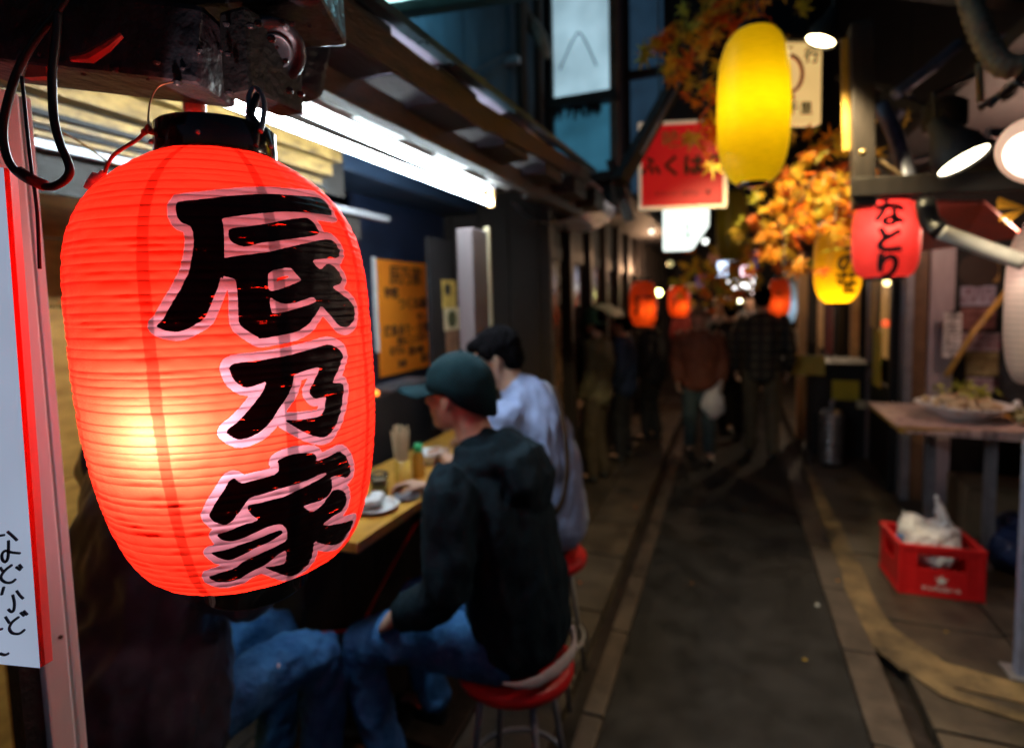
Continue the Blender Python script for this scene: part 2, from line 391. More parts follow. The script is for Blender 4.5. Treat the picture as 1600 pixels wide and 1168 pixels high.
# porcelain insulator and hanging bracket
pi_ = MB().lathe([(.001, 0), (.012, .001), (.015, .008), (.015, .02), (.011, .026), (.011, .034), (.014, .04), (.001, .041)], at(305, 182, .80), (0, 0, 1), 16)
pi_.build('insulator', mat('copper_insulator', (.42, .14, .07), .35, var=.4, coat=.4), st, smooth=True)
MB().prism([at(328, 100, .82), at(348, 100, .82), at(347, 125, .82), at(328, 122, .82)], F_ * .006).build('hinge_plate', mat('rust_plate', (.4, .13, .06), .5, var=.5), st)
# dripping dirt lumps under the beams: real crusts
dl = MB(); rr = random.Random(9)
for i in range(70):
    px = rr.uniform(20, 500); py = 95 + .1 * px + rr.uniform(-60, 10) if px < 340 else rr.uniform(30, 150)
    c = at(px, py, rr.uniform(.69, .74)); q = rr.uniform(.002, .006)
    dl.ball(c, (q, q, q * .8), 6, 4)
o = dl.build('grime_crust', M_tar, st); o['kind'] = 'stuff'

# counter (fixed) and its front
ct = thing('bar_counter', 'orange wooden stall counter with dark front boards where the two men sit', 'counter', (-1.2, 2.2, 0))
for a, b in ((-1.02, -1.13), (-1.132, -1.26), (-1.262, -1.42)):
    box('plank', (b, 1.31, 0.965), (a, 3.5, 1.0 - .001 * rnd.random()), M_counter, ct, bevel=.003)
y = 1.36
while y < 3.4:
    box('front_board', (-1.30, y, 0.03), (-1.275, y + .19, 0.963), M_wood_dark, ct, bevel=.002); y += .195
box('foot_rail', (-1.10, 1.36, .20), (-1.06, 3.4, .24), M_wood_dark, ct, bevel=.004)
for y in (1.45, 2.4, 3.3): box('bracket', (-1.275, y, .20), (-1.101, y + .03, .239), M_wood_dark, ct)
MB().tube([(-1.26, 1.4, .62), (-1.25, 1.6, .52), (-1.24, 1.8, .66), (-1.25, 2.0, .75), (-1.26, 2.3, .78)], .006).build('red_hose', M_red, ct, smooth=True)
# kitchen side bench
kb = thing('kitchen_bench', 'dark steel cooking bench behind the stall counter', 'bench', (-1.9, 2.5, 0))
box('bench_body', (-2.2, 1.7, 0.013), (-1.62, 3.4, .86), M_black, kb, bevel=.01)
box('bench_top', (-2.22, 1.68, .862), (-1.60, 3.42, .89), M_steel, kb, bevel=.004)
gr = thing('charcoal_grill', 'black charcoal grill with glowing orange embers behind the counter', 'grill', (-1.62, 2.35, .89))
gb = MB().box((-1.78, 2.15, .892), (-1.62, 2.95, 1.24)); gb.build('grill_body', M_black, gr, bevel=.008)
eb = MB(); rr = random.Random(3)
for i in range(30):
    eb.ball((rr.uniform(-1.76, -1.64), rr.uniform(2.18, 2.34), 1.245 + rr.uniform(0, .012)), rr.uniform(.006, .014), 6, 4)
o = eb.build('ember', emit('ember_glow', (1, .22, .03), 4.0), gr); o['kind'] = 'stuff'
for i in range(9):
    MB().tube([(-1.80, 2.40 + i * .055, 1.255), (-1.60, 2.40 + i * .055, 1.255)], .004, 6).build('grate_bar', M_steel, gr)
kp = thing('stock_pot', 'dented dark stock pot with ladle beside the grill', 'pot', (-1.55, 2.0, .89))
MB().lathe([(.001, 0), (.14, 0), (.15, .02), (.15, .24), (.156, .245), (.15, .25), (.13, .255), (.001, .27)], (-1.72, 1.93, .892), (0, 0, 1), 28).build('pot_body', M_steel, kp, smooth=True)
MB().tube([(-1.72, 1.93, 1.1), (-1.64, 1.98, 1.30), (-1.60, 2.0, 1.42)], .006).build('ladle', M_steel, kp)

# fluorescent fixture
fx = thing('fluorescent_light', 'long bare twin fluorescent tube light under the left stall eave', 'ceiling light', (-1.08, 1.7, 2.25))
M_tube = emit('tube_glow', (0.80, 0.95, 1.0), 105.0)
MB().tube([(-1.075, .88, 2.172), (-1.075, 2.50, 2.172)], .0135, 16).build('tube', M_tube, fx, smooth=True)
MB().tube([(-1.060, .80, 2.218), (-1.060, 2.38, 2.213)], .010, 16).build('tube', emit('tube_glow_upper', (0.80, .95, 1.0), 50.0), fx, smooth=True)
box('housing', (-1.13, .75, 2.236), (-1.04, 2.5, 2.262), M_white, fx, bevel=.004)
for y in (.87, 2.52): box('socket', (-1.092, y - .012, 2.150), (-1.058, y + .012, 2.236), mat('amber_socket', (.7, .4, .15), .5), fx, bevel=.003)
MB().tube([at(322, 120, .9), at(400, 145, .98), at(430, 170, 1.05), at(520, 185, 1.25), at(600, 220, 1.4), at(690, 262, 1.8), at(770, 292, 2.3)], .0035, 8).build('wire', emit('glowing_wire', (.55, .6, .75), .25), fx)  # glow put into the wire's own colour, as if lit by the tube

# junction box
jb = thing('junction_box', 'round grey electrical junction box bolted under the eave beam above the red lantern', 'junction box', at(440, 88, .74))
c = at(430, 80, .76); ax = (EYE - c).normalized(); ax = (ax + Vector((0.35, 0, -.25))).normalized()
MB().lathe([(.001, -.05), (.037, -.05), (.040, -.046), (.040, -.004), (.041, 0), (.038, .004), (.030, .005), (.028, .002), (.001, .003)], c, ax, 32).build('box_body', mat('grimy_grey', (.07, .07, .085), .35, metal=.3, var=.5, scale=20, bump=.2), jb, smooth=True)
MB().lathe([(.018, 0), (.020, .004), (.022, 0)], c + ax * .003, ax, 24).build('cover_ring', M_steel, jb, smooth=True)
for sa in (0.6, 3.7):
    a = ax.orthogonal().normalized(); b = ax.cross(a)
    MB().lathe([(.001, .004), (.004, .003), (.005, 0)], c + (a * math.cos(sa) + b * math.sin(sa)) * .034 + ax * .003, ax, 10).build('screw', M_steel, jb)
MB().lathe([(.001, -.10), (.030, -.10), (.032, -.09), (.032, -.052), (.001, -.051)], c, ax, 24).build('rear_cap', mat('dark_red_cap', (.10, .03, .04), .4, var=.4), jb, smooth=True)

# black cable loops at top left
cb = thing('black_cable', 'thick black cable hanging in a loop over the left door post', 'cable', at(60, 100, .62))
def pl(pts, d): return [at(x, y, dd) for (x, y), dd in zip(pts, d if isinstance(d, list) else [d] * len(pts))]
def smooth_path(P, n=6):
    out = []
    for i in range(len(P) - 1):
        p0 = P[max(i-1, 0)]; p1 = P[i]; p2 = P[i+1]; p3 = P[min(i+2, len(P)-1)]
        for k in range(n):
            t = k / n
            out.append(0.5 * ((2*p1) + (p2-p0)*t + (2*p0-5*p1+4*p2-p3)*t*t + (3*p1-p0-3*p2+p3)*t**3))
    return out + [P[-1]]
MB().tube(smooth_path(pl([(112, -20), (88, 20), (55, 62), (28, 110), (12, 160), (5, 200), (8, 235), (20, 262), (45, 282), (75, 292), (98, 284), (109, 268), (104, 248), (94, 225), (85, 190), (82, 150), (82, 110), (88, 60), (90, 20)], .60)), .0042, 10).build('cable_run', M_rubber, cb, smooth=True)
MB().tube(smooth_path(pl([(34, 120), (38, 160), (44, 220), (50, 270), (58, 330), (62, 420)], .60)), .0018, 8).build('thin_cable', M_rubber, cb, smooth=True)
MB().tube(pl([(30, 268), (48, 280), (70, 290)], .60), .0062, 10).build('tape_wrap', mat('dirty_red_tape', (.16, .03, .03), .6, var=.4, bump=.4), cb, smooth=True)
wr = thing('yellow_wire', 'thin yellow wire sagging across the orange plywood', 'wire', at(150, 230, .9))
MB().tube(smooth_path(pl([(90, 203), (130, 225), (165, 250), (190, 261), (220, 263)], .95)), .0016, 6).build('wire_run', mat('yellow_pvc', (.6, .42, .05), .4), wr, smooth=True)
tw = thing('twisted_wire', 'brown twisted wire running to a taped plug beside the lantern cap', 'wire', at(200, 230, .66))
MB().tube(smooth_path(pl([(228, 205), (215, 218), (195, 230), (178, 242), (168, 258), (164, 270)], .66)), .0022, 6).build('wire_run', mat('brown_wire', (.2, .07, .03), .5, var=.4), tw, smooth=True)
MB().tube(smooth_path(pl([(270, 128), (248, 135), (236, 155), (232, 180), (232, 200)], .66)), .0011, 6).build('wire_run', mat('steel_wire', (.4, .33, .22), .4, metal=.6), tw, smooth=True)
MB().tube(smooth_path(pl([(163, 268), (156, 276), (148, 288), (143, 298)], .67)), [.004] * 6 + [.009] * 13, 10).build('taped_plug', mat('clear_tape', (.55, .45, .42), .3, var=.3, bump=.8), tw, smooth=True)
kn = MB()
for q in ((232, 200), (226, 206), (236, 205)): kn.ball(at(*q, .655), .004, 8, 6)
kn.build('knot', mat('brown_wire', (.2, .07, .03)), tw)

# menu board at far left
bd = thing('menu_board', 'glowing white menu board with lantern-reddened edge and handwritten dark letters, cut off at the left', 'menu board', at(0, 1040, .6))
def on_plane(px, py):
    d = at(px, py, 1.0) - EYE; n_ = Vector((.2, -.98, 0)); return EYE + d * ((Vector((-.70, .39, 1.5)) - EYE).dot(n_) / d.dot(n_))
P = [on_plane(-150, 250), on_plane(5, 262), on_plane(62, 1043)]
pn_ = (P[1] - P[0]).cross(P[2] - P[1]).normalized()
def on_board(px, py, lift=0.0):
    d = at(px, py, 1.0) - EYE; return EYE + d * ((P[1] - EYE).dot(pn_) / d.dot(pn_)) * (1 - lift)
P.append(on_board(-150, 1022))
nb = (P[2] - P[1]).cross(P[3] - P[2]).normalized()
if nb.dot(F_) < 0: nb = -nb
M_board = emit('glowing_white_board', (0.47, 0.56, 0.74), 0.62, var=0.16, scale=7)  # dim glow added to the face so the board reads as lit
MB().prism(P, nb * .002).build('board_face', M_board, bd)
Q = [on_plane(5.6, 262), on_plane(5.6, 262) + (at(19, 266, .66) - at(5.6, 262, .62)), on_plane(62.6, 1043) + (at(76, 1035, .66) - at(62.6, 1043, .62)), on_plane(62.6, 1043)]
M_edge = mat('lantern_lit_edge', (0.75, 0.07, 0.06), 0.45, var=0.08)  # the lantern's red light is painted into the edge colour
MB().prism(Q, nb * .006).build('side_edge', M_edge, bd)
# brush strokes traced from the board: ha, do, bu, do (in photo pixels)
S = 4.675
strk = [[(55, 140), (95, 175), (125, 205)], [(0, 170), (30, 165)], [(62, 205), (62, 260), (58, 330), (40, 362), (18, 345), (15, 305), (40, 280), (85, 292), (145, 298)],
        [(0, 400), (20, 430)], [(85, 385), (40, 420), (10, 460), (12, 490), (45, 512), (85, 510), (112, 490)], [(118, 398), (150, 420)], [(140, 380), (162, 408)],
        [(28, 545), (12, 600)], [(120, 570), (145, 605), (170, 630)], [(92, 600), (105, 660), (100, 715), (80, 725), (60, 705)], [(150, 730), (178, 755)], [(172, 718), (200, 748)],
        [(38, 760), (70, 810)], [(135, 765), (90, 800), (68, 845), (90, 880), (140, 885), (178, 858)], [(0, 855), (15, 850)], [(0, 1030), (35, 1040), (60, 1030)]]
ink = MB()
fs = EYE + .5985 * F_
for ln in strk:
    pp = [on_board(x / S, 800 + y / S, .003) for x, y in ln]
    ink.tube(smooth_path(pp, 3), .0016, 6)
ink.build('lettering', mat('navy_marker', (.01, .012, .04), .5), bd)

# wall menu
wm = thing('wall_menu', 'orange handwritten menu sheet behind the capped man', 'menu sheet', atX(635, 480, -1.9))
c00 = Vector((-1.885, 2.72, 1.955)); X0 = -1.885
Z0, Z1, Y0, Y1 = 1.27, 1.955, 2.72, 3.44
M_menu = mat('orange_sheet', (0.92, 0.22, 0.014), 0.5, var=0.15, scale=2.5, second=(.96, .30, .02))
MB().box((-1.897, Y0, Z0), (-1.887, Y1, Z1)).build('sheet', M_menu, wm)
MB().box((-1.898, Y0 - .03, Z0 + .15), (-1.8885, Y0 - .001, Z1 + .01)).build('edge_strip', M_white, wm)
MB().box((-1.898, Y1 + .001, Z0 + .2), (-1.8885, Y1 + .04, Z1 - .1)).build('edge_strip', M_white, wm)
for s_, sz, yy, zz in (('辰乃家', .125, 3.03, 1.86), ('特製', .075, 2.86, 1.755), ('つくね鍋', .085, 3.10, 1.69), ('はじ…', .05, 3.22, 1.61), ('焼魚あり\u30fb日替', .075, 3.03, 1.53), ('煮込 二 三百円', .055, 3.08, 1.465), ('おでん', .055, 2.9, 1.41), ('酢の物', .06, 3.12, 1.39), ('冷奴', .05, 2.95, 1.32), ('鳥わさ', .06, 3.26, 1.33)):
    lettering(s_, sz, (-1.886, yy, zz), (0, 1, 0), (0, 0, 1), M_ink, wm, bold=.0015)
sk = thing('wall_stickers', 'column of small square stickers on the dark strip left of the white post', 'stickers', (-1.5, 2.9, 1.4))
def stick(px0, py0, px1, py1, m, nm, X=-1.50):
    a = atX(px0, py0, X); b = atX(px1, py1, X)
    return box(nm, (X - .004, a.y, b.z), (X, b.y, a.z), m, sk)
box('backing_strip', (-1.53, 2.66, 1.0), (-1.505, 2.92, 2.05), M_black, sk)
stick(691, 437, 713, 480, mat('yellow_sticker', (.55, .36, .08), .5, var=.5, scale=30), 'sticker')
stick(694, 481, 719, 514, M_cream, 'sticker')
stick(697, 517, 717, 560, mat('brown_card', (.25, .13, .08), .5, var=.4, scale=20), 'sticker')
a = atX(706, 498, -1.498)
MB().lathe([(.001, 0), (.05, 0), (.05, .003), (.001, .003)], a, (1, 0, 0), 20).build('round_print', mat('dark_green_print', (.06, .07, .03), .5), sk)
a = atX(699, 452, -1.498)
MB().lathe([(.001, 0), (.035, 0), (.035, .003), (.001, .003)], a, (1, 0, 0), 16).build('round_print', M_ink, sk)
INK_ADD=[[(-0.9979,0.6861),(-0.8382,0.6995),(-0.5771,0.7295),(-0.3641,0.7462),(-0.245,0.7496),(0.0821,0.7696),(0.1556,0.7696),(0.1936,0.7529),(0.1835,0.7028),(0.1429,0.6828),(-0.0853,0.6795),(-0.3666,0.6661),(-0.5365,0.6461),(-0.6024,0.6394),(-0.6759,0.6294),(-0.7494,0.6194),(-0.7393,0.5927),(-0.7444,0.5192),(-0.752,0.4591),(-0.7697,0.3689),(-0.7773,0.389),(-0.8001,0.3456),(-0.8331,0.2955),(-0.8635,0.2521),(-0.8889,0.222),(-0.9396,0.202),(-0.9852,0.1853),(-1.0384,0.1753),(-1.0942,0.182),(-1.1297,0.192),(-1.15,0.202),(-1.117,0.2187),(-1.0739,0.2621),(-1.0283,0.3088),(-0.9877,0.3523),(-0.9624,0.3856),(-0.9472,0.4023),(-0.9218,0.4691),(-0.9091,0.5159),(-0.9091,0.5559),(-0.9193,0.5826),(-0.9472,0.5927),(-0.9751,0.5993),(-0.9979,0.6227),(-1.0105,0.6494),(-1.008,0.6728)],[(-0.7114,0.5793),(-0.5872,0.5927),(-0.4579,0.6093),(-0.4123,0.6194),(-0.2551,0.6427),(-0.1664,0.6528),(-0.1309,0.6427),(-0.1081,0.6194),(-0.0929,0.5893),(-0.1207,0.576),(-0.2957,0.5526),(-0.4655,0.5326),(-0.5365,0.5259),(-0.5289,0.5259),(-0.6278,0.5058),(-0.6708,0.5125),(-0.7063,0.5259),(-0.719,0.5492)],[(-0.7672,0.4591),(-0.6556,0.4725),(-0.4858,0.4891),(-0.4579,0.4958),(-0.1689,0.5459),(-0.0041,0.5659),(0.0567,0.5459),(0.0897,0.5125),(0.039,0.4791),(-0.0903,0.4725),(-0.2095,0.4624),(-0.1917,0.4391),(-0.1537,0.419),(-0.0827,0.4524),(-0.0143,0.4391),(0.0288,0.4124),(0.0516,0.3823),(0.0542,0.389),(0.0212,0.3589),(-0.0574,0.3489),(-0.0447,0.3356),(0.0263,0.3122),(0.1404,0.2755),(0.1759,0.2354),(0.1505,0.1886),(0.0897,0.1653),(0.0212,0.1586),(-0.0447,0.172),(-0.1131,0.222),(-0.1791,0.2654),(-0.2145,0.2354),(-0.2906,0.182),(-0.3717,0.1553),(-0.4782,0.1452),(-0.5948,0.1352),(-0.6176,0.1419),(-0.5923,0.1352),(-0.6531,0.1619),(-0.7063,0.1953),(-0.7063,0.2454),(-0.6987,0.3088),(-0.7013,0.3756),(-0.7266,0.3823),(-0.7773,0.3923)],[(-0.7849,0.0317),(-0.7444,0.0451),(-0.6075,0.0484),(-0.4554,0.0584),(-0.3312,0.0718),(-0.2221,0.0851),(-0.141,0.0918),(-0.0523,0.0651),(-0.0143,0.0317),(-0.0472,-0.0017),(-0.1005,-0.0484),(-0.1334,-0.0751),(-0.1334,-0.0851),(-0.0498,-0.0918),(-0.0346,-0.1185),(-0.0574,-0.1786),(-0.0853,-0.2354),(-0.136,-0.2821),(-0.1968,-0.3155),(-0.245,-0.3189),(-0.3388,-0.2922),(-0.4047,-0.2621),(-0.4655,-0.2287),(-0.501,-0.2087),(-0.3996,-0.2187),(-0.2551,-0.222),(-0.2196,-0.1953),(-0.1892,-0.1386),(-0.2526,-0.1386),(-0.2906,-0.1386),(-0.321,-0.1119),(-0.3185,-0.0952),(-0.2881,-0.0684),(-0.2551,-0.0351),(-0.2298,-0.0017),(-0.3438,-0.0117),(-0.4224,-0.025),(-0.4199,-0.0518),(-0.4503,-0.0952),(-0.5187,-0.1519),(-0.5821,-0.2087),(-0.6455,-0.2454),(-0.7114,-0.2621),(-0.7672,-0.2654),(-0.8027,-0.2521),(-0.8382,-0.2254),(-0.757,-0.1886),(-0.6759,-0.1319),(-0.6125,-0.0818),(-0.5796,-0.0384),(-0.648,-0.0518),(-0.7063,-0.0584),(-0.7545,-0.0317),(-0.7722,-0.0083)],[(-0.5618,-0.3756),(-0.4959,-0.3623),(-0.4402,-0.3589),(-0.3337,-0.3723),(-0.2957,-0.389),(-0.2957,-0.419),(-0.2044,-0.4124),(-0.103,-0.399),(-0.0371,-0.4324),(0.0136,-0.4758),(0.039,-0.5292),(-0.0016,-0.5492),(-0.1284,-0.5125),(-0.1816,-0.5159),(-0.2247,-0.5058),(-0.212,-0.4825),(-0.2602,-0.4825),(-0.3464,-0.4891),(-0.4478,-0.4958),(-0.5441,-0.4992),(-0.5694,-0.5025),(-0.6582,-0.5092),(-0.7444,-0.5159),(-0.7672,-0.5359),(-0.8204,-0.5793),(-0.8179,-0.5726),(-0.861,-0.6093),(-0.9066,-0.6194),(-0.9548,-0.606),(-0.9903,-0.576),(-0.9877,-0.5659),(-0.9396,-0.5159),(-0.8838,-0.4691),(-0.8407,-0.4257),(-0.8153,-0.4224),(-0.7976,-0.4357),(-0.7748,-0.4491),(-0.6937,-0.4424),(-0.5568,-0.4324),(-0.5492,-0.3923)],[(-0.757,-0.5459),(-0.7038,-0.5459),(-0.6176,-0.5426),(-0.5111,-0.5392),(-0.4503,-0.5259),(-0.3464,-0.5125),(-0.2602,-0.5025),(-0.212,-0.4891),(-0.174,-0.5159),(-0.1588,-0.5459),(-0.1689,-0.5826),(-0.2298,-0.606),(-0.3312,-0.606),(-0.4021,-0.606),(-0.3286,-0.6494),(-0.2526,-0.6361),(-0.1993,-0.606),(-0.1562,-0.576),(-0.0979,-0.5826),(-0.0219,-0.6127),(0.006,-0.6461),(0.0085,-0.6828),(-0.0346,-0.7028),(-0.1486,-0.7095),(-0.1461,-0.7129),(-0.2323,-0.7295),(-0.1689,-0.7462),(-0.0498,-0.7663),(0.1835,-0.7963),(0.2088,-0.823),(0.1606,-0.8664),(0.0795,-0.8898),(-0.0498,-0.8765),(-0.1943,-0.8364),(-0.2906,-0.7963),(-0.2855,-0.8631),(-0.2855,-0.9098),(-0.3489,-0.9432),(-0.4123,-0.9599),(-0.4858,-0.9466),(-0.5923,-0.8998),(-0.6937,-0.8497),(-0.5923,-0.8631),(-0.5187,-0.8631),(-0.5162,-0.793),(-0.5847,-0.8097),(-0.6683,-0.8397),(-0.7849,-0.8631),(-0.8686,-0.8898),(-0.9649,-0.8998),(-1.041,-0.8932),(-1.1018,-0.8598),(-1.0029,-0.8431),(-0.8889,-0.8297),(-0.8103,-0.7963),(-0.7013,-0.7796),(-0.5923,-0.7629),(-0.5137,-0.7496),(-0.5137,-0.6962),(-0.5517,-0.6594),(-0.6201,-0.6561),(-0.7165,-0.6728),(-0.8128,-0.6928),(-0.8914,-0.6962),(-0.9472,-0.6828),(-0.9649,-0.6561),(-0.8813,-0.6461),(-0.7824,-0.6294),(-0.6911,-0.6194),(-0.7317,-0.596),(-0.757,-0.5659)],[(-1.0258,-0.7362),(-0.932,-0.7329),(-0.8306,-0.7195),(-0.7215,-0.7062),(-0.6227,-0.6928),(-0.5593,-0.6861),(-0.539,-0.7062),(-0.6252,-0.7295),(-0.7317,-0.7462),(-0.8052,-0.7663),(-0.9117,-0.7863),(-0.9776,-0.7696),(-1.0055,-0.7529)]]
INK_SUB=[[(-0.5137,0.409),(-0.3717,0.429),(-0.3489,0.4057),(-0.3109,0.379),(-0.3109,0.3723),(-0.3692,0.3556),(-0.4503,0.3356),(-0.5213,0.3255),(-0.5238,0.3589)],[(-0.5238,0.3055),(-0.4833,0.2855),(-0.4452,0.2755),(-0.3819,0.2755),(-0.2957,0.2922),(-0.2348,0.3022),(-0.2095,0.2821),(-0.2703,0.2688),(-0.3869,0.2487),(-0.4909,0.2354),(-0.5213,0.2387)]]
# ------------------------------------------------------------------ the big red lantern
LC = Vector((-0.5942, 0.5395, 1.6318)); LH = 0.2566; LR = 0.171; LRC = 0.385 * LR; LRB = 0.6152 * LR; LX, LY = -0.0399, -0.003
def lr(t):
    t = np.asarray(t, float)
    return np.where(t > 0, LRC + (LR - LRC) * np.clip(1 - np.abs(t) ** 4.7513, 0, 1) ** 1.0184, LRB + (LR - LRB) * np.clip(1 - np.abs(t) ** 2.0752, 0, 1) ** 0.5352)
def seg_sdf(P, V):
    """signed distance of points P (n,2) to polygon V: negative inside"""
    n = len(V); d = np.full(len(P), 1e9); inside = np.zeros(len(P), bool)
    for i in range(n):
        a = V[i]; b = V[(i + 1) % n]; e = b - a; w = P - a
        h = np.clip((w @ e) / max(e @ e, 1e-12), 0, 1)
        q = w - h[:, None] * e; d = np.minimum(d, (q * q).sum(1))
        c = (a[1] <= P[:, 1]) != (b[1] <= P[:, 1])
        with np.errstate(divide='ignore', invalid='ignore'):
            xx = a[0] + (P[:, 1] - a[1]) / (b[1] - a[1] + 1e-15) * e[0]
        inside ^= c & (P[:, 0] < xx)
    d = np.sqrt(d); return np.where(inside, -d, d)
lan = thing('red_lantern', 'big glowing red paper lantern with black brushed characters hanging nearest the camera', 'lantern', LC)
def chaikin(V, n=1):
    for _ in range(n):
        W = np.roll(V, -1, axis=0); V = np.stack([0.8 * V + 0.2 * W, 0.2 * V + 0.8 * W], 1).reshape(-1, 2)
    return V
def big_lantern():
    NR = 54
    tv = np.linspace(-1, 1, NR * 7 + 1)
    ua = np.concatenate([np.linspace(-1.32, 0.42, 430, endpoint=False), np.linspace(0.42, 2 * math.pi - 1.32, 110, endpoint=False)])
    T, Uu = np.meshgrid(tv, ua, indexing='ij')
    rng = np.random.default_rng(5)
    warp = (T + 1) / 2 * NR + .22 * np.sin(T * 23 + 1) + .14 * np.sin(T * 61) + .05 * np.sin(3 * Uu + T * 9)
    ph = warp % 1.0
    idx = np.clip(np.floor(warp).astype(int), 0, NR - 1)
    bow = 1 - (2 * ph - 1) ** 2                         # paper sinks a little between the wire ribs
    amp = 0.0010 * (0.6 + 0.8 * rng.random(NR))[idx]
    crump = 0.0003 * np.sin(Uu * 19 + idx * 2.1) + 0.0003 * np.sin(Uu * 43 + idx * 5.7) + 0.0004 * np.sin(Uu * 11 + idx * .9)
    r = lr(T) - amp * bow + crump * bow
    x = LC.x + LX * T * LH + r * np.cos(Uu); y = LC.y + LY * T * LH + r * np.sin(Uu); z = LC.z + T * LH
    nv, nu = T.shape
    V = np.stack([x, y, z], -1).reshape(-1, 3) - np.array(LC)
    i = np.arange(nv - 1)[:, None]; j = np.arange(nu)[None, :]; j2 = (j + 1) % nu
    Fq = np.stack([i * nu + j, i * nu + j2, (i + 1) * nu + j2, (i + 1) * nu + j], -1).reshape(-1, 4)
    me = bpy.data.meshes.new('paper_shade')
    me.vertices.add(len(V)); me.vertices.foreach_set('co', V.ravel())
    me.loops.add(len(Fq) * 4); me.loops.foreach_set('vertex_index', Fq.ravel().astype(np.int32))
    me.polygons.add(len(Fq)); me.polygons.foreach_set('loop_start', np.arange(len(Fq), dtype=np.int32) * 4)
    me.polygons.foreach_set('loop_total', np.full(len(Fq), 4, np.int32)); me.polygons.foreach_set('use_smooth', np.ones(len(Fq), bool))
    me.update(calc_edges=True); me.validate()
    # brushed characters as a distance field in surface metres
    k = np.array([LR, LH])
    Pn = np.stack([np.where(Uu > math.pi, Uu - 2 * math.pi, Uu).ravel(), T.ravel()], 1) * k
    m = (Pn[:, 0] > -1.45 * LR) & (Pn[:, 0] < 0.55 * LR)
    sd = np.full(len(Pn), 0.05); Q = Pn[m]
    a = np.full(len(Q), 1.0)
    for V_ in INK_ADD: a = np.minimum(a, seg_sdf(Q, chaikin(np.array(V_) * k)))
    for V_ in INK_SUB: a = np.maximum(a, -seg_sdf(Q, chaikin(np.array(V_) * k)))
    sd[m] = np.clip(a, -.05, .05)
    at1 = me.attributes.new('ink', 'FLOAT', 'POINT'); at1.data.foreach_set('value', sd.astype(np.float32))
    # light passed by the paper: wire ribs and glued overlaps pass less
    rib = np.minimum(ph, 1 - ph)
    gap = 0.28 + 0.72 * np.clip((rib - .035) / 0.09, 0, 1)
    for s_ in range(-4, 6):
        us = -1.197 + s_ * 0.7425
        du = np.abs((Uu - us + math.pi) % (2 * math.pi) - math.pi)
        gap *= 1 - 0.6 * np.clip((0.040 - du) / 0.006, 0, 1)
    lob = 0.97 + 0.06 * (rng.random((NR, 9))[idx, (Uu / 0.7425 + 20).astype(int) % 9])   # each patch of paper a bit thicker or thinner
    gap *= lob
    at2 = me.attributes.new('gap', 'FLOAT', 'POINT'); at2.data.foreach_set('value', gap.ravel().astype(np.float32))
    return me
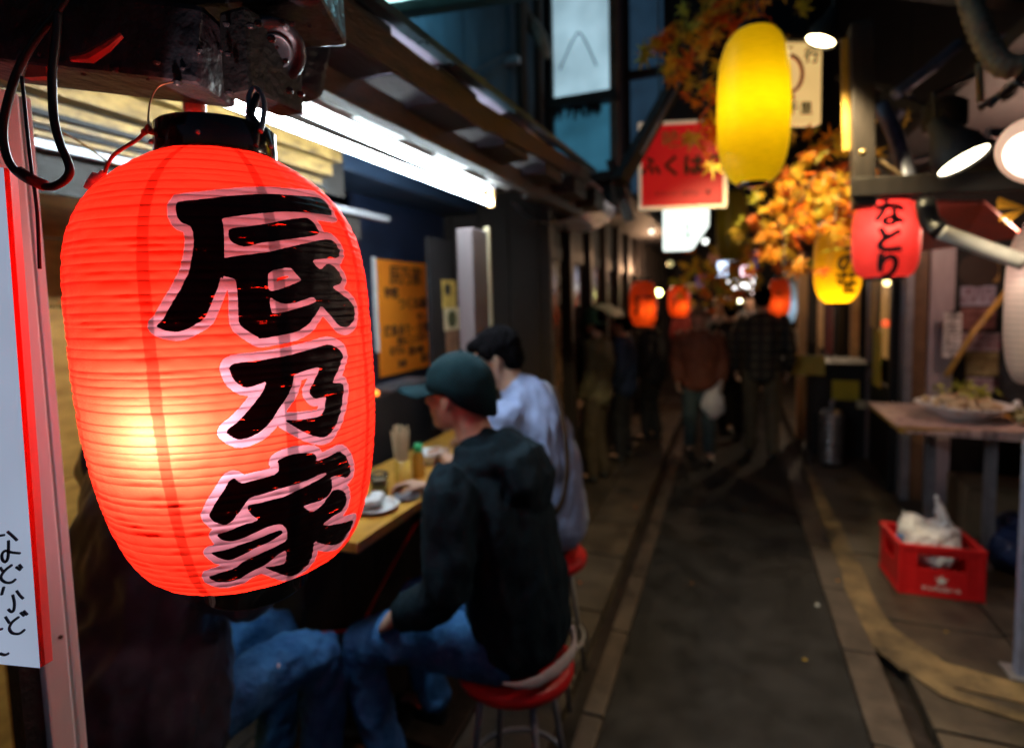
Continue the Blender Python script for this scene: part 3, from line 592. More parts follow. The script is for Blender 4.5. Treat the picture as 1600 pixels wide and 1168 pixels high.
def lantern_material():
    m = bpy.data.materials.new('red_lantern_paper'); m.use_nodes = True
    nt = m.node_tree; n = nt.nodes; l = nt.links; n.remove(n['Principled BSDF']); out = n['Material Output']
    def N(t): return n.new(t)
    def math_(op, a, b=None, c=None):
        q = N('ShaderNodeMath'); q.operation = op
        for i, v in enumerate((a, b, c)):
            if v is None: continue
            if isinstance(v, (int, float)): q.inputs[i].default_value = v
            else: l.new(v, q.inputs[i])
        return q.outputs[0]
    tc = N('ShaderNodeTexCoord')
    def noise_(scale, stretch, det=6, rough=.6):
        mp = N('ShaderNodeMapping'); mp.inputs['Scale'].default_value = stretch; l.new(tc.outputs['Object'], mp.inputs[0])
        z = N('ShaderNodeTexNoise'); z.inputs['Scale'].default_value = scale; z.inputs['Detail'].default_value = det; z.inputs['Roughness'].default_value = rough
        l.new(mp.outputs[0], z.inputs['Vector']); return z.outputs['Fac']
    ink = N('ShaderNodeAttribute'); ink.attribute_name = 'ink'; gap = N('ShaderNodeAttribute'); gap.attribute_name = 'gap'
    streak = noise_(30, (.9, .9, 7), 8, .7); fine = noise_(160, (1, 1, 3), 4); cloud = noise_(9, (1, 1, 1.4), 4)
    wob = math_('MULTIPLY', math_('SUBTRACT', fine, .5), .0012)
    sd = math_('ADD', ink.outputs['Fac'], wob)
    # brush black with dry streaks where the paper shows through
    blk = math_('LESS_THAN', sd, 0.0)
    dry = math_('GREATER_THAN', streak, math_('ADD', .622, math_('MULTIPLY', math_('LESS_THAN', sd, -.0035), .05)))
    blk = math_('MULTIPLY', blk, math_('SUBTRACT', 1.0, math_('MULTIPLY', dry, .9)))
    wht = math_('MULTIPLY', math_('LESS_THAN', sd, math_('ADD', .0088, math_('MULTIPLY', math_('SUBTRACT', cloud, .5), .003))), math_('GREATER_THAN', sd, 0.0))
    tr = N('ShaderNodeBsdfTranslucent')
    mul = math_('MULTIPLY', gap.outputs['Fac'], math_('ADD', .62, math_('MULTIPLY', cloud, .75)))
    # paint cuts the transmitted light
    mul = math_('MULTIPLY', mul, math_('SUBTRACT', 1.0, math_('ADD', math_('MULTIPLY', blk, .985), math_('MULTIPLY', wht, .05))))
    tcol = N('ShaderNodeMix'); tcol.data_type = 'RGBA'; l.new(wht, tcol.inputs['Factor'])
    tcol.inputs['A'].default_value = (0.90, 0.024, 0.0100, 1); tcol.inputs['B'].default_value = (0.17, 0.072, 0.095, 1)
    sc = N('ShaderNodeVectorMath'); sc.operation = 'SCALE'; l.new(tcol.outputs['Result'], sc.inputs[0]); l.new(mul, sc.inputs['Scale']); l.new(sc.outputs[0], tr.inputs[0])
    c1 = N('ShaderNodeMix'); c1.data_type = 'RGBA'; l.new(wht, c1.inputs['Factor']); c1.inputs['A'].default_value = (0.62, 0.012, 0.012, 1); c1.inputs['B'].default_value = (0.75, 0.64, 0.70, 1)
    c2 = N('ShaderNodeMix'); c2.data_type = 'RGBA'; l.new(blk, c2.inputs['Factor']); l.new(c1.outputs['Result'], c2.inputs['A']); c2.inputs['B'].default_value = (0.006, 0.006, 0.010, 1)
    pr = N('ShaderNodeBsdfPrincipled'); l.new(c2.outputs['Result'], pr.inputs['Base Color'])
    ro = math_('ADD', .22, math_('MULTIPLY', fine, .35)); l.new(ro, pr.inputs['Roughness']); pr.inputs['Specular IOR Level'].default_value = .12
    bp = N('ShaderNodeBump'); bp.inputs['Strength'].default_value = .35; bp.inputs['Distance'].default_value = .002; l.new(fine, bp.inputs['Height']); l.new(bp.outputs[0], pr.inputs['Normal'])
    mx = N('ShaderNodeMixShader'); l.new(math_('SUBTRACT', .62, math_('ADD', math_('MULTIPLY', blk, .60), math_('MULTIPLY', wht, .0))), mx.inputs[0])
    l.new(pr.outputs[0], mx.inputs[1]); l.new(tr.outputs[0], mx.inputs[2]); l.new(mx.outputs[0], out.inputs[0])
    return m
me = big_lantern(); me.materials.append(lantern_material())
sh = bpy.data.objects.new('paper_shade', me); COL.objects.link(sh); sh.parent = lan
def Lp(t, extra=0): return Vector((LC.x + LX * t * LH, LC.y + LY * t * LH, LC.z + t * LH + extra))
M_lacq = mat('black_lacquer', (0.008, 0.008, 0.012), 0.14, var=.3, coat=.5)
top = Lp(1)
MB().lathe([(LRC - .010, -.004), (LRC + .003, -.004), (LRC + .004, .0), (LRC + .003, .033), (LRC, .036), (LRC - .006, .034), (LRC - .010, .0), (LRC - .010, -.004)], top, (0, 0, 1), 72).build('top_ring', M_lacq, lan, smooth=True)
TR = bpy.data.objects['top_ring']
bot = Lp(-1)
MB().lathe([(.001, -.046), (.060, -.046), (.064, -.042), (.068, .004), (.100, .006), (.102, .008), (.096, .010), (.001, .010)], bot, (0, 0, 1), 64).build('bottom_ring', M_lacq, lan, smooth=True)
# wire bail and hook
R2 = LRC + .004
ha = top + Vector((R_.x, R_.y, 0)).normalized() * R2 * .86 + Vector((-F_.x, -F_.y, 0)).normalized() * R2 * .42
hk = at(395, 150, .72)
MB().tube(smooth_path([ha + Vector((0, 0, .005)), at(400, 196, .68), at(392, 180, .69), at(396, 165, .70), at(402, 150, .71)]), .0048, 10).build('hook', M_rubber, lan, smooth=True)
MB().tube(smooth_path([at(407, 205, .675), at(411, 188, .69), at(413, 166, .70), at(408, 146, .71), at(398, 138, .715), at(390, 148, .71), at(388, 170, .70), at(389, 192, .68)]), .0034, 10).build('hook_ring', M_steel, lan, smooth=True)
for a_ in (-2.2, -1.0, .3, 1.9):
    MB().ball(top + Vector((math.cos(a_) * (LRC + .0045), math.sin(a_) * (LRC + .0045), .012)), .003, 8, 6).build('rivet', M_steel, TR)
# inside: bulb and socket; the bulb sits low and near the camera's left
bp_ = Vector((-0.5942, 0.5395, 0)) + Vector((math.cos(-1.2336), math.sin(-1.2336), 0)) * 0.132; bp_.z = LC.z - .222 * LH + .034
ain = (Vector((LC.x, LC.y, bp_.z)) - bp_).normalized(); bs_ = bp_ + Vector((0, 0, -.034)) + ain * .014
BB = MB().lathe([(.001, 0), (.008, .003), (.012, .012), (.011, .022), (.007, .034), (.001, .035)], bs_, ain, 20).build('bulb', mat('frosted_glass', (.9, .85, .75), .4), lan, smooth=True)
MB().tube([bs_ + ain * .035, bs_ + ain * .060], .008, 12).build('socket', M_rubber, BB)
MB().tube(smooth_path([bs_ + ain * .06, bs_ + ain * .10 + Vector((0, 0, -.02)), Lp(0, -.05), Lp(-.98, .01)]), .002, 6).build('cord', M_rubber, BB)
light('lantern_light', 'POINT', bp_ + Vector((0, 0, -.034)), 8, (1.0, 0.94, 0.92), lan, size=.010)
light('lantern_fill', 'POINT', Lp(.25), 4.6, (1.0, 0.30, 0.20), lan, size=.05)  # second light added without a bulb for an even red glow

# ------------------------------------------------------------------ small lanterns
def small_lantern(name, label, px, py, depth, wpx, hpx, color, tcol, watt, lightcol, bulb_t=-.3, text=None, tsize=.07, tmat=None, tshift=0.0, cap=True, ribs=26, top_flat=.55, bulb_r=.35, group=None, drop=None, bulbang=None):
    c = at(px, py, depth); R = wpx / 870 * depth / 2; H = hpx / 870 * depth / 2
    t = thing(name, label, 'lantern', c, group)
    nv = ribs * 3 + 1; nu = 48; b = MB(); prof = []
    for i in range(nv):
        s_ = -1 + 2 * i / (nv - 1); q = abs(s_)
        rr_ = R * (top_flat + (1 - top_flat) * max(0, 1 - q ** 3.2) ** .6) - R * .012 * math.sin(math.pi * ((i % 3) / 3)) 
        prof.append((rr_, s_ * H))
    b.lathe(prof, c, (0, 0, 1), nu)
    o = b.build('paper_shade', paper(name + label[:12], color, tcol), t, smooth=True)
    ga = []
    for v in o.data.vertices:
        ph = ((v.co.z / H + 1) / 2 * ribs) % 1
        ga.append(.75 if min(ph, 1 - ph) < .12 else 1.0)
    a = o.data.attributes.new('gap', 'FLOAT', 'POINT'); a.data.foreach_set('value', ga)
    if cap:
        rc = R * top_flat
        MB().lathe([(rc * 1.02, H - .003), (rc * 1.04, H + .02), (rc * .9, H + .022), (rc * .88, H)], c, (0, 0, 1), 28).build('top_ring', M_lacq, t, smooth=True)
        MB().lathe([(.001, -H - .014), (rc * .8, -H - .014), (rc * 1.0, -H), (rc * .9, -H + .004), (.001, -H + .004)], c, (0, 0, 1), 28).build('bottom_ring', M_lacq, t, smooth=True)
    zt = c.z + H
    MB().tube([(c.x - R * top_flat, c.y, zt + .01), (c.x - R * .1, c.y, zt + .07), (c.x, c.y, zt + (drop or .3)), (c.x + R * .1, c.y, zt + .07), (c.x + R * top_flat, c.y, zt + .01)], .003, 6).build('hanger', M_rubber, t)
    tocam = (EYE - c); tocam.z = 0; tocam.normalize()
    if bulbang is not None: tocam = Matrix.Rotation(bulbang, 3, 'Z') @ tocam
    bc = c + tocam * R * bulb_r + Vector((0, 0, H * bulb_t))
    if watt > 0:
        MB().ball(bc, (.018, .018, .026), 12, 8).build('bulb', mat('frosted_glass', (.9, .85, .75), .4), t, smooth=True)
        light('lantern_light', 'POINT', bc, watt, lightcol, t, size=.03)
    if text:
        # wrap the characters round the shade, turned by tshift radians from the side that faces the camera
        f0 = (EYE - c); a0 = math.atan2(f0.y, f0.x) + tshift
        me = text_mesh(text, tsize, extrude=0, spacing=.92, bold=tsize * .05)
        bm = bmesh.new(); bm.from_mesh(me); bmesh.ops.subdivide_edges(bm, edges=[e for e in bm.edges if e.calc_length() > tsize * .25], cuts=2); 
        for v in bm.verts:
            ang = a0 + v.co.x / R; zz = v.co.y - H * .10
            q = min(1, abs(zz / H)); r_ = R * (top_flat + (1 - top_flat) * max(0, 1 - q ** 3.2) ** .6) + .003
            v.co = Vector((math.cos(ang) * r_, math.sin(ang) * r_, zz))
        bm.to_mesh(me); bm.free(); me.materials.clear(); me.materials.append(tmat or M_ink)
        o = bpy.data.objects.new('lettering', me); COL.objects.link(o); o.parent = t
    return t
YEL = ((.72, .50, .006), (.95, .66, .004)); REDL = ((.6, .03, .02), (.9, .12, .015))
small_lantern('yellow_lantern', 'large plain bright yellow paper lantern hanging high among the maple leaves', 1177, 168, 2.15, 108, 232, *YEL, 3.4, (1, .86, .5), bulb_t=.0, ribs=40, top_flat=.42, bulb_r=0.0, drop=.6)
small_lantern('yellow_lantern', 'dim unlit olive yellow lantern half hidden behind the big yellow one', 1143, 352, 4.6, 46, 104, (.30, .24, .01), (.4, .3, .01), .05, (1, .8, .4), bulb_t=0, drop=.6)
small_lantern('yellow_lantern', 'amber yellow lantern with grey lettering beside the pink lantern', 1309, 408, 3.3, 68, 130, (.7, .42, .01), (.95, .52, .006), 4.0, (1, .72, .3), bulb_t=-.78, text='つ\nの\n荘', tsize=.125, tmat=mat('olive_ink', (.05, .035, .005), .6), tshift=.42, top_flat=.42, bulb_r=.1, drop=.5)
small_lantern('pink_lantern', 'glowing red and pink lantern with three black hiragana, hanging on the right', 1383, 375, 2.6, 92, 116, (.7, .05, .05), (.98, .06, .045), 3.6, (1, .80, .74), bulb_t=.30, text='な\nと\nり', tsize=.128, tmat=M_ink, tshift=.10, top_flat=.66, bulb_r=.70, bulbang=.05, drop=.25)
small_lantern('far_red_lantern', 'small red lantern with dark upper markings, the nearer of the far red pair', 1005, 475, 5.4, 43, 70, *REDL, 1.6, (1, .6, .3), bulb_t=-.25, text='酒', tsize=.18, bulb_r=.80, bulbang=.35, drop=.4)
small_lantern('far_red_lantern', 'smallest red lantern hanging farther down the alley, just right of the other', 1061, 471, 7.2, 34, 48, *REDL, 1.8, (1, .6, .3), bulb_t=-.3, text='酒', tsize=.16, bulb_r=.80, bulbang=.35, drop=.4)
small_lantern('far_red_lantern', 'small red lantern in front of a bluish white one, right of the tall walking man', 1218, 465, 5.6, 32, 58, *REDL, 1.0, (1, .62, .45), bulb_t=-.35, bulb_r=.5, drop=.4)
small_lantern('white_lantern', 'small bluish white lantern partly behind the small red one', 1227, 473, 5.9, 34, 64, (.5, .65, .75), (.55, .72, .85), 1.0, (.8, .9, 1), bulb_t=-.2, bulb_r=.2, drop=.4)
small_lantern('white_lantern', 'white paper lantern cut off by the right edge of the picture', 1622, 478, 2.1, 82, 245, (.6, .5, .48), (.7, .52, .46), .9, (1, .8, .68), bulb_t=.35, bulb_r=.3, top_flat=.5, drop=.3)
# ------------------------------------------------------------------ people
def loft(b, pts, rad, side=(0, 1, 0), seg=16):
    """closed limb through PTS with elliptical sections RAD [(along side, across)] and rounded ends"""
    P = [Vector(p) for p in pts]; n = len(P); side = Vector(side)
    Rr = [(r, r) if not isinstance(r, (tuple, list)) else r for r in rad]
    T = [(P[min(i+1, n-1)] - P[max(i-1, 0)]).normalized() for i in range(n)]
    C = [P[0] - T[0] * min(Rr[0]) * .55, P[0] - T[0] * min(Rr[0]) * .35] + P + [P[-1] + T[-1] * min(Rr[-1]) * .35, P[-1] + T[-1] * min(Rr[-1]) * .55]
    TT = [T[0], T[0]] + T + [T[-1], T[-1]]
    q0, q1 = Rr[0], Rr[-1]
    RR = [(q0[0]*.45, q0[1]*.45), (q0[0]*.8, q0[1]*.8)] + Rr + [(q1[0]*.8, q1[1]*.8), (q1[0]*.45, q1[1]*.45)]
    vs = []
    for c, t, r in zip(C, TT, RR):
        s = side - t * side.dot(t)
        if s.length < .15: s = Vector((1, 0, 0)) - t * t.x
        s.normalize(); o = t.cross(s)
        for k in range(seg):
            a = 2 * math.pi * k / seg
            vs.append(c + s * math.cos(a) * r[0] + o * math.sin(a) * r[1])
    m = len(C)
    fs = [(i*seg+k, i*seg+(k+1)%seg, (i+1)*seg+(k+1)%seg, (i+1)*seg+k) for i in range(m-1) for k in range(seg)]
    fs += [tuple(range(seg-1, -1, -1)), tuple(range((m-1)*seg, m*seg))]
    return b.add(vs, fs)
def spline(P, n=4):
    P = [Vector(p) for p in P]
    return smooth_path(P, n)
def fuse(b, name, voxel, m, parent, X, smooth=4, folds=0.0, fscale=.05, cut=None):
    me = bpy.data.meshes.new('tmp'); me.from_pydata([tuple(v) for v in b.v], [], b.f)
    bm = bmesh.new(); bm.from_mesh(me); bmesh.ops.recalc_face_normals(bm, faces=bm.faces); bm.to_mesh(me); bm.free()
    o = bpy.data.objects.new('tmp', me); COL.objects.link(o)
    r = o.modifiers.new('r', 'REMESH'); r.mode = 'VOXEL'; r.voxel_size = voxel; r.adaptivity = 0
    s = o.modifiers.new('s', 'SMOOTH'); s.iterations = smooth; s.factor = .5
    if folds:
        tx = bpy.data.textures.new('folds', 'CLOUDS'); tx.noise_scale = fscale; tx.noise_depth = 2; tx.noise_basis = 'BLENDER_ORIGINAL'
        e = bpy.data.objects.new('tmpe', None); COL.objects.link(e); e.scale = (1.0, 1.0, 2.2); e.rotation_euler = (.5, .3, 0)
        d = o.modifiers.new('d', 'DISPLACE'); d.texture = tx; d.strength = folds; d.mid_level = .5; d.texture_coords = 'OBJECT'; d.texture_coords_object = e
        s2 = o.modifiers.new('s2', 'SMOOTH'); s2.iterations = 2; s2.factor = .5
    dg = bpy.context.evaluated_depsgraph_get(); dg.update()
    me2 = bpy.data.meshes.new_from_object(o.evaluated_get(dg)); me2.name = name
    bpy.data.objects.remove(o); bpy.data.meshes.remove(me)
    if folds: bpy.data.objects.remove(e)
    me2.polygons.foreach_set('use_smooth', [True] * len(me2.polygons))
    return world_obj(me2, name, m, parent, X)
def hand(b, wr, d, palm_n, s=1.0, curl=.8, left=1):
    """palm, four unequal bent fingers and a thumb; d = pointing direction, palm_n = out of the palm"""
    d = Vector(d).normalized(); pn = Vector(palm_n); pn = (pn - d * pn.dot(d)).normalized(); sd = d.cross(pn).normalized() * left
    loft(b, [wr, wr + d * .03 * s, wr + d * .075 * s], [(.026 * s, .019 * s), (.036 * s, .018 * s), (.041 * s, .015 * s)], side=sd)
    for i, (off, L) in enumerate(((-.030, .068), (-.010, .078), (.010, .073), (.030, .058))):
        p = wr + d * .078 * s + sd * off * s; pts = [p - d * .02 * s, p]
        a = curl * .45
        for k in range(3):
            v = d * math.cos(a) + pn * math.sin(a)
            pts.append(pts[-1] + v * L * s * (.42, .33, .27)[k]); a += curl * .62
        loft(b, pts, [.0095 * s, .0095 * s, .009 * s, .0085 * s, .007 * s], side=sd, seg=10)
    t0 = wr + d * .02 * s - sd * .028 * s
    loft(b, [t0, t0 + (d * .6 - sd * .7 + pn * .3).normalized() * .04 * s, t0 + (d * .8 - sd * .5 + pn * .5).normalized() * .078 * s], [.014 * s, .011 * s, .008 * s], side=pn, seg=10)
def head_shape(b, c, s=1.0, pitch=0.0, yaw=0.0):
    """skull, jaw, nose, lips, ears round centre c, facing +x turned by yaw, nodded by pitch"""
    Rm = Matrix.Rotation(yaw, 3, 'Z') @ Matrix.Rotation(pitch, 3, 'Y')
    def P(x, y, z): return Vector(c) + Rm @ (Vector((x, y, z)) * s)
    b.ball(P(-.012, 0, .035), (.098 * s, .077 * s, .085 * s), 20, 14, Rm)
    b.ball(P(.025, 0, -.03), (.065 * s, .060 * s, .078 * s), 18, 12, Rm)
    b.ball(P(.048, 0, -.085), (.035 * s, .034 * s, .026 * s), 14, 10, Rm)
    b.ball(P(-.005, 0, -.055), (.055 * s, .052 * s, .055 * s), 14, 10, Rm)
    b.ball(P(.060, .032, -.020), (.026 * s, .024 * s, .024 * s), 12, 8, Rm); b.ball(P(.060, -.032, -.020), (.026 * s, .024 * s, .024 * s), 12, 8, Rm)
    loft(b, [P(.080, 0, .012), P(.098, 0, -.018), P(.104, 0, -.034)], [(.008 * s, .009 * s), (.011 * s, .011 * s), (.015 * s, .010 * s)], side=Rm @ Vector((0, 1, 0)), seg=10)
    b.ball(P(.083, 0, -.056), (.010 * s, .022 * s, .006 * s), 10, 6, Rm); b.ball(P(.081, 0, -.066), (.010 * s, .019 * s, .006 * s), 10, 6, Rm)
    b.ball(P(.078, 0, .022), (.014 * s, .048 * s, .010 * s), 12, 6, Rm)
    for y in (1, -1):
        b.ball(P(-.004, .079 * y, -.012), (.019 * s, .008 * s, .032 * s), 12, 8, Rm @ Matrix.Rotation(.3 * y, 3, 'Z'))
        b.ball(P(.002, .080 * y, -.034), (.009 * s, .007 * s, .012 * s), 8, 6, Rm)
        b.ball(P(-.012, .084 * y, .004), (.006 * s, .006 * s, .022 * s), 8, 6, Rm)
    return P, Rm
def figure(t, X, J, vox, skin, top, bottom, opts):
    """J: joints in the figure's own frame (x forward, y left, z up); X: frame -> world"""
    w = opts.get('w', 1.0); sh = opts.get('sh', .19); br = opts.get('belly', .0)
    b = MB()
    loft(b, spline([J['pelvis'], J['waist'], J['chest'], J['shoulders'], J['neck']]), [ (.12*w, .09*w) if i < 5 else ((.125*w, .085*w) if i < 13 else (.07, .06)) for i in range(17)])
    loft(b, [J['neck'] - Vector((0, 0, .03)), J['neck'] + (J['head'] - J['neck']) * .45, J['head'] - Vector((0, 0, .03))], [.062, .056, .055])
    P, Rm = head_shape(b, J['head'], opts.get('hs', 1.0), opts.get('pitch', 0), opts.get('yaw', 0))
    for s, L in ((1, 'L'), (-1, 'R')):
        loft(b, spline([J['sh' + L], J['el' + L], J['wr' + L]], 3), [.05, .047, .043, .038, .036, .032, .025])
        hd = (J['wr' + L] - J['el' + L]).normalized(); 
        hand(b, J['wr' + L], opts.get('hd' + L, hd), opts.get('pn' + L, (0, -s, -.2)), curl=opts.get('curl', .9), left=s)
        loft(b, spline([J['hip' + L], J['kn' + L], J['an' + L]], 3), [.082, .075, .065, .055, .052, .045, .036])
        loft(b, [J['an' + L], J['an' + L] + Vector((.06, 0, -.035)), J['an' + L] + Vector((.15, 0, -.045))], [.035, (.04, .03), (.038, .02)])
    fuse(b, 'body', vox, skin, t, X, smooth=opts.get('bsm', 2))
    # trousers
    if bottom:
        q = MB(); e = opts.get('loose', .018)
        loft(q, spline([J['pelvis'] - Vector((0, 0, .05)), J['pelvis'], J['waist']], 3), [(.155*w, .12*w)] * 7)
        for L in 'LR':
            loft(q, spline([J['hip' + L], J['kn' + L], J['an' + L]], 4), [.094*w, .089*w, .083, .077, .076, .070, .066, .062, .058])
        fuse(q, 'trousers', vox, bottom, t, X, smooth=5, folds=opts.get('pf', .030), fscale=.042)
    # top
    q = MB(); tw_ = opts.get('tw', 1.0)
    hem = J.get('hem', J['pelvis'])
    loft(q, spline([hem, J['waist'], J['chest'], J['shoulders'], J['neck'] - Vector((0, 0, .01))], 3), [(.172*tw_+br, .130*tw_+br), (.170*tw_+br, .130*tw_+br), (.170*tw_+br, .130*tw_+br), (.170*tw_+br*.8, .130*tw_+br*.8), (.178*tw_, .130*tw_), (.186*tw_, .130*tw_), (.190*tw_, .128*tw_), (.192*tw_, .122*tw_), (.185*tw_, .112*tw_), (.165*tw_, .100*tw_), (.135*tw_, .090*tw_), (.10, .082), (.078, .072)])
    for s, L in ((1, 'L'), (-1, 'R')):
        inner = J['sh' + L] * .55 + J['shoulders'] * .45
        loft(q, spline([inner, J['sh' + L], J['el' + L], J['wr' + L] - (J['wr' + L] - J['el' + L]) * opts.get('sleeve', .08)], 3), [.075*tw_, .074*tw_, .073*tw_, .072*tw_, .070*tw_, .066*tw_, .062*tw_, .058*tw_, .052*tw_, .044*tw_])
    if 'extra_top' in opts: opts['extra_top'](q)
    fuse(q, opts.get('topname', 'jacket'), vox, top, t, X, smooth=opts.get('tsm', 5), folds=opts.get('tf', .022), fscale=opts.get('tfs', .06))
    # shoes
    if opts.get('shoes', True):
        for L in 'LR':
            sb = MB(); a = J['an' + L]
            loft(sb, [a + Vector((-.03, 0, -.045)), a + Vector((.05, 0, -.045)), a + Vector((.15, 0, -.055)), a + Vector((.19, 0, -.06))], [(.036, .04), (.045, .042), (.046, .030), (.036, .022)])
            fuse(sb, 'shoe', max(vox, .01), opts.get('shoe_mat', M_rubber), t, X, smooth=2)
    return P, Rm
def X_of(origin, ang):
    return Matrix.Translation(Vector(origin)) @ Matrix.Rotation(ang, 4, 'Z')
def V(*a): return Vector(a)
def face_bits(t, X, P, glasses=False, s=1.0):
    for y in (1, -1):
        b = MB(); b.ball(P(.080, .030 * y, .004), .0085 * s, 10, 8)
        b.v = [X @ Vector(v) for v in b.v]; b.build('eye', mat('eye_white', (.5, .45, .42), .2, var=.1), t, smooth=True)
        b = MB(); b.tube([P(.088, .016 * y, .024), P(.090, .030 * y, .029), P(.080, .046 * y, .024)], .003, 6)
        b.v = [X @ Vector(v) for v in b.v]; b.build('eyebrow', M_hair, t)
    if glasses:
        b = MB()
        for y in (1, -1):
            b.tube([P(.100, (.030 + .021 * math.cos(a)) * y, .002 + .016 * math.sin(a)) for a in [i * math.pi / 8 for i in range(17)]], .002, 6, cap=False)
            b.tube([P(.098, .051 * y, .006), P(.04, .078 * y, .008), P(-.012, .088 * y, .004)], .002, 6)
        b.tube([P(.1, -.009, .004), P(.1, .009, .004)], .002, 6)
        b.v = [X @ Vector(v) for v in b.v]; b.build('glasses', M_rubber, t)
def hair_cap(t, X, P, Rm, vox, long=0.0, m=None, fringe=True, s=1.0):
    b = MB()
    b.ball(P(-.022, 0, .048), (.102 * s, .088 * s, .088 * s), 20, 14, Rm)
    b.ball(P(-.060, 0, -.005), (.058 * s, .075 * s, .070 * s), 16, 10, Rm)
    if fringe:
        b.ball(P(.045, .0, .080), (.055 * s, .066 * s, .036 * s), 16, 10, Rm)
        for y in (1, -1): b.ball(P(.005, .078 * y, .040), (.045 * s, .014 * s, .036 * s), 12, 8, Rm)
    if long: b.ball(P(-.06, 0, -.06 - long * .4), (.05 * s, .075 * s, .08 + long * .5), 16, 10, Rm)
    fuse(b, 'hair', vox * .75, m or M_hair, t, X, smooth=1, folds=.022, fscale=.016)

M_hoodie = mat('black_hoodie', (0.007, 0.016, 0.025), 0.9, var=0.3, scale=30, bump=0.5, bscale=150, second=(.010, .025, .036), spec=.14)
M_cap = mat('dark_teal_cap', (0.006, 0.024, 0.032), 0.85, var=0.3, scale=22, bump=0.4, bscale=190, spec=.12)

# --- man in the cap: sits on the red stool, facing the counter (-X)
p1 = thing('person', 'man in dark teal cap, black hoodie and jeans on a red stool, back to camera', 'person', (-.62, 1.50, 0))
X1 = X_of((-.60, 1.52, 0), math.radians(176))
J = dict(pelvis=V(0, 0, .72), waist=V(.0, 0, .88), chest=V(.04, 0, 1.06), shoulders=V(.085, 0, 1.20), neck=V(.115, 0, 1.275), head=V(.185, -.0, 1.415), hem=V(-.015, 0, .70),
         shL=V(.10, .205, 1.165), elL=V(.09, .25, .93), wrL=V(.30, .205, .775), shR=V(.12, -.195, 1.17), elR=V(.22, -.26, .98), wrR=V(.45, -.20, 1.02),
         hipL=V(.0, .10, .69), knL=V(.47, .145, .62), anL=V(.40, .14, .26), hipR=V(.0, -.10, .69), knR=V(.47, -.13, .62), anR=V(.40, -.13, .26))
def hood(q):
    # folded hood: a thick soft roll round the nape with a sagging bag behind it
    for rr2, zz, th_ in ((.105, 1.255, .034), (.125, 1.225, .036)):
        pts = []
        for i in range(17):
            a = math.radians(78 + 204 * i / 16)
            pts.append(V(.105 + rr2 * .95 * math.cos(a), rr2 * 1.12 * math.sin(a), zz + .035 * math.cos(a) * -1 * .2 + .04 * (math.cos(a) > 0) * math.cos(a)))
        loft(q, pts, [th_ * (.7 + .3 * math.sin(math.pi * i / 16)) for i in range(17)], side=(0, 0, 1), seg=12)
    loft(q, [V(.04, 0, 1.27), V(-.035, 0, 1.235), V(-.075, 0, 1.17), V(-.075, 0, 1.10)], [(.075, .05), (.115, .05), (.120, .042), (.07, .03)])
    loft(q, [V(.0, .10, 1.24), V(-.05, .06, 1.20), V(-.085, 0, 1.18), V(-.05, -.06, 1.20), V(.0, -.10, 1.24)], [.03, .036, .038, .036, .03], side=(0, 0, 1))
P, Rm = figure(p1, X1, J, .008, M_skin, M_hoodie, M_jeans, dict(extra_top=hood, topname='hoodie', tw=1.06, belly=.012, yaw=.06, pitch=-.02, hs=1.05, tf=.034, tfs=.06, pnL=(-.1, -.6, -1), hdL=(.75, -.4, -.5), pnR=(0, .3, -1), sleeve=.13, curl=.9, shoe_mat=M_rubber))
face_bits(p1, X1, P)
# close-cropped hair shadow below the cap
b = MB(); b.ball(P(-.028, 0, .030), (.090, .0795, .075), 20, 14, Rm)
fuse(b, 'cropped_hair', .007, mat('cropped_hair', (.10, .06, .05), .8, var=.5, scale=200, bump=.5, bscale=250), p1, X1, smooth=1)
# cap: six panels, brim, button
cp = MB(); rings = []
seg = 36; nr = 9
for i in range(nr + 1):
    ph = math.pi / 2 * (i / nr)
    for k in range(seg):
        a = 2 * math.pi * k / seg
        seam = 1 - .022 * max(0, 1 - abs(((a / (math.pi / 3) + .5) % 1) - .5) / .06)
        bulge = 1 + .02 * math.sin(3 * a + 1) * math.sin(ph) + .012 * noise.noise(Vector((a * 3, i * .8, 2))) + .012 * math.sin(a * 2 + i * 1.3)
        cp.v.append(P(-.012 + .108 * math.sin(ph) * math.cos(a) * seam * bulge, .089 * math.sin(ph) * math.sin(a) * seam * bulge, .034 + .093 * math.cos(ph) - (.012 if math.cos(a) < 0 else 0) * math.sin(ph) * abs(math.cos(a))))
for k in range(seg):
    a = 2 * math.pi * k / seg
    cp.v.append(P(-.012 + .109 * math.cos(a), .090 * math.sin(a), .004 - (.062 * abs(math.cos(a)) ** .8 if math.cos(a) < 0 else -.010 * math.cos(a))))
cp.f = [(i*seg+k, (i+1)*seg+k, (i+1)*seg+(k+1)%seg, i*seg+(k+1)%seg) for i in range(nr + 1) for k in range(seg)]
cp.v = [X1 @ Vector(v) for v in cp.v]
co = cp.build('cap_crown', M_cap, p1, smooth=True)
md = co.modifiers.new('t', 'SOLIDIFY'); md.thickness = .003
bm_ = MB(); na = 18; nr2 = 6; vs = []
for i in range(nr2 + 1):
    for k in range(na + 1):
        a = math.radians(-68 + 136 * k / na); ext = .105 * (i / nr2) * math.cos(a) ** .6
        x = -.012 + .106 * math.cos(a) + ext; y = .088 * math.sin(a) * (1 + .04 * i / nr2)
        vs.append(P(x, y, .016 + .006 * math.cos(a) - .9 * y * y * (1 + i / nr2) - .012 * (i / nr2)))
fs = [(i*(na+1)+k, i*(na+1)+k+1, (i+1)*(na+1)+k+1, (i+1)*(na+1)+k) for i in range(nr2) for k in range(na)]
bm_.add([X1 @ v for v in vs], fs); bo = bm_.build('cap_brim', M_cap, co, smooth=True); md = bo.modifiers.new('t', 'SOLIDIFY'); md.thickness = .004
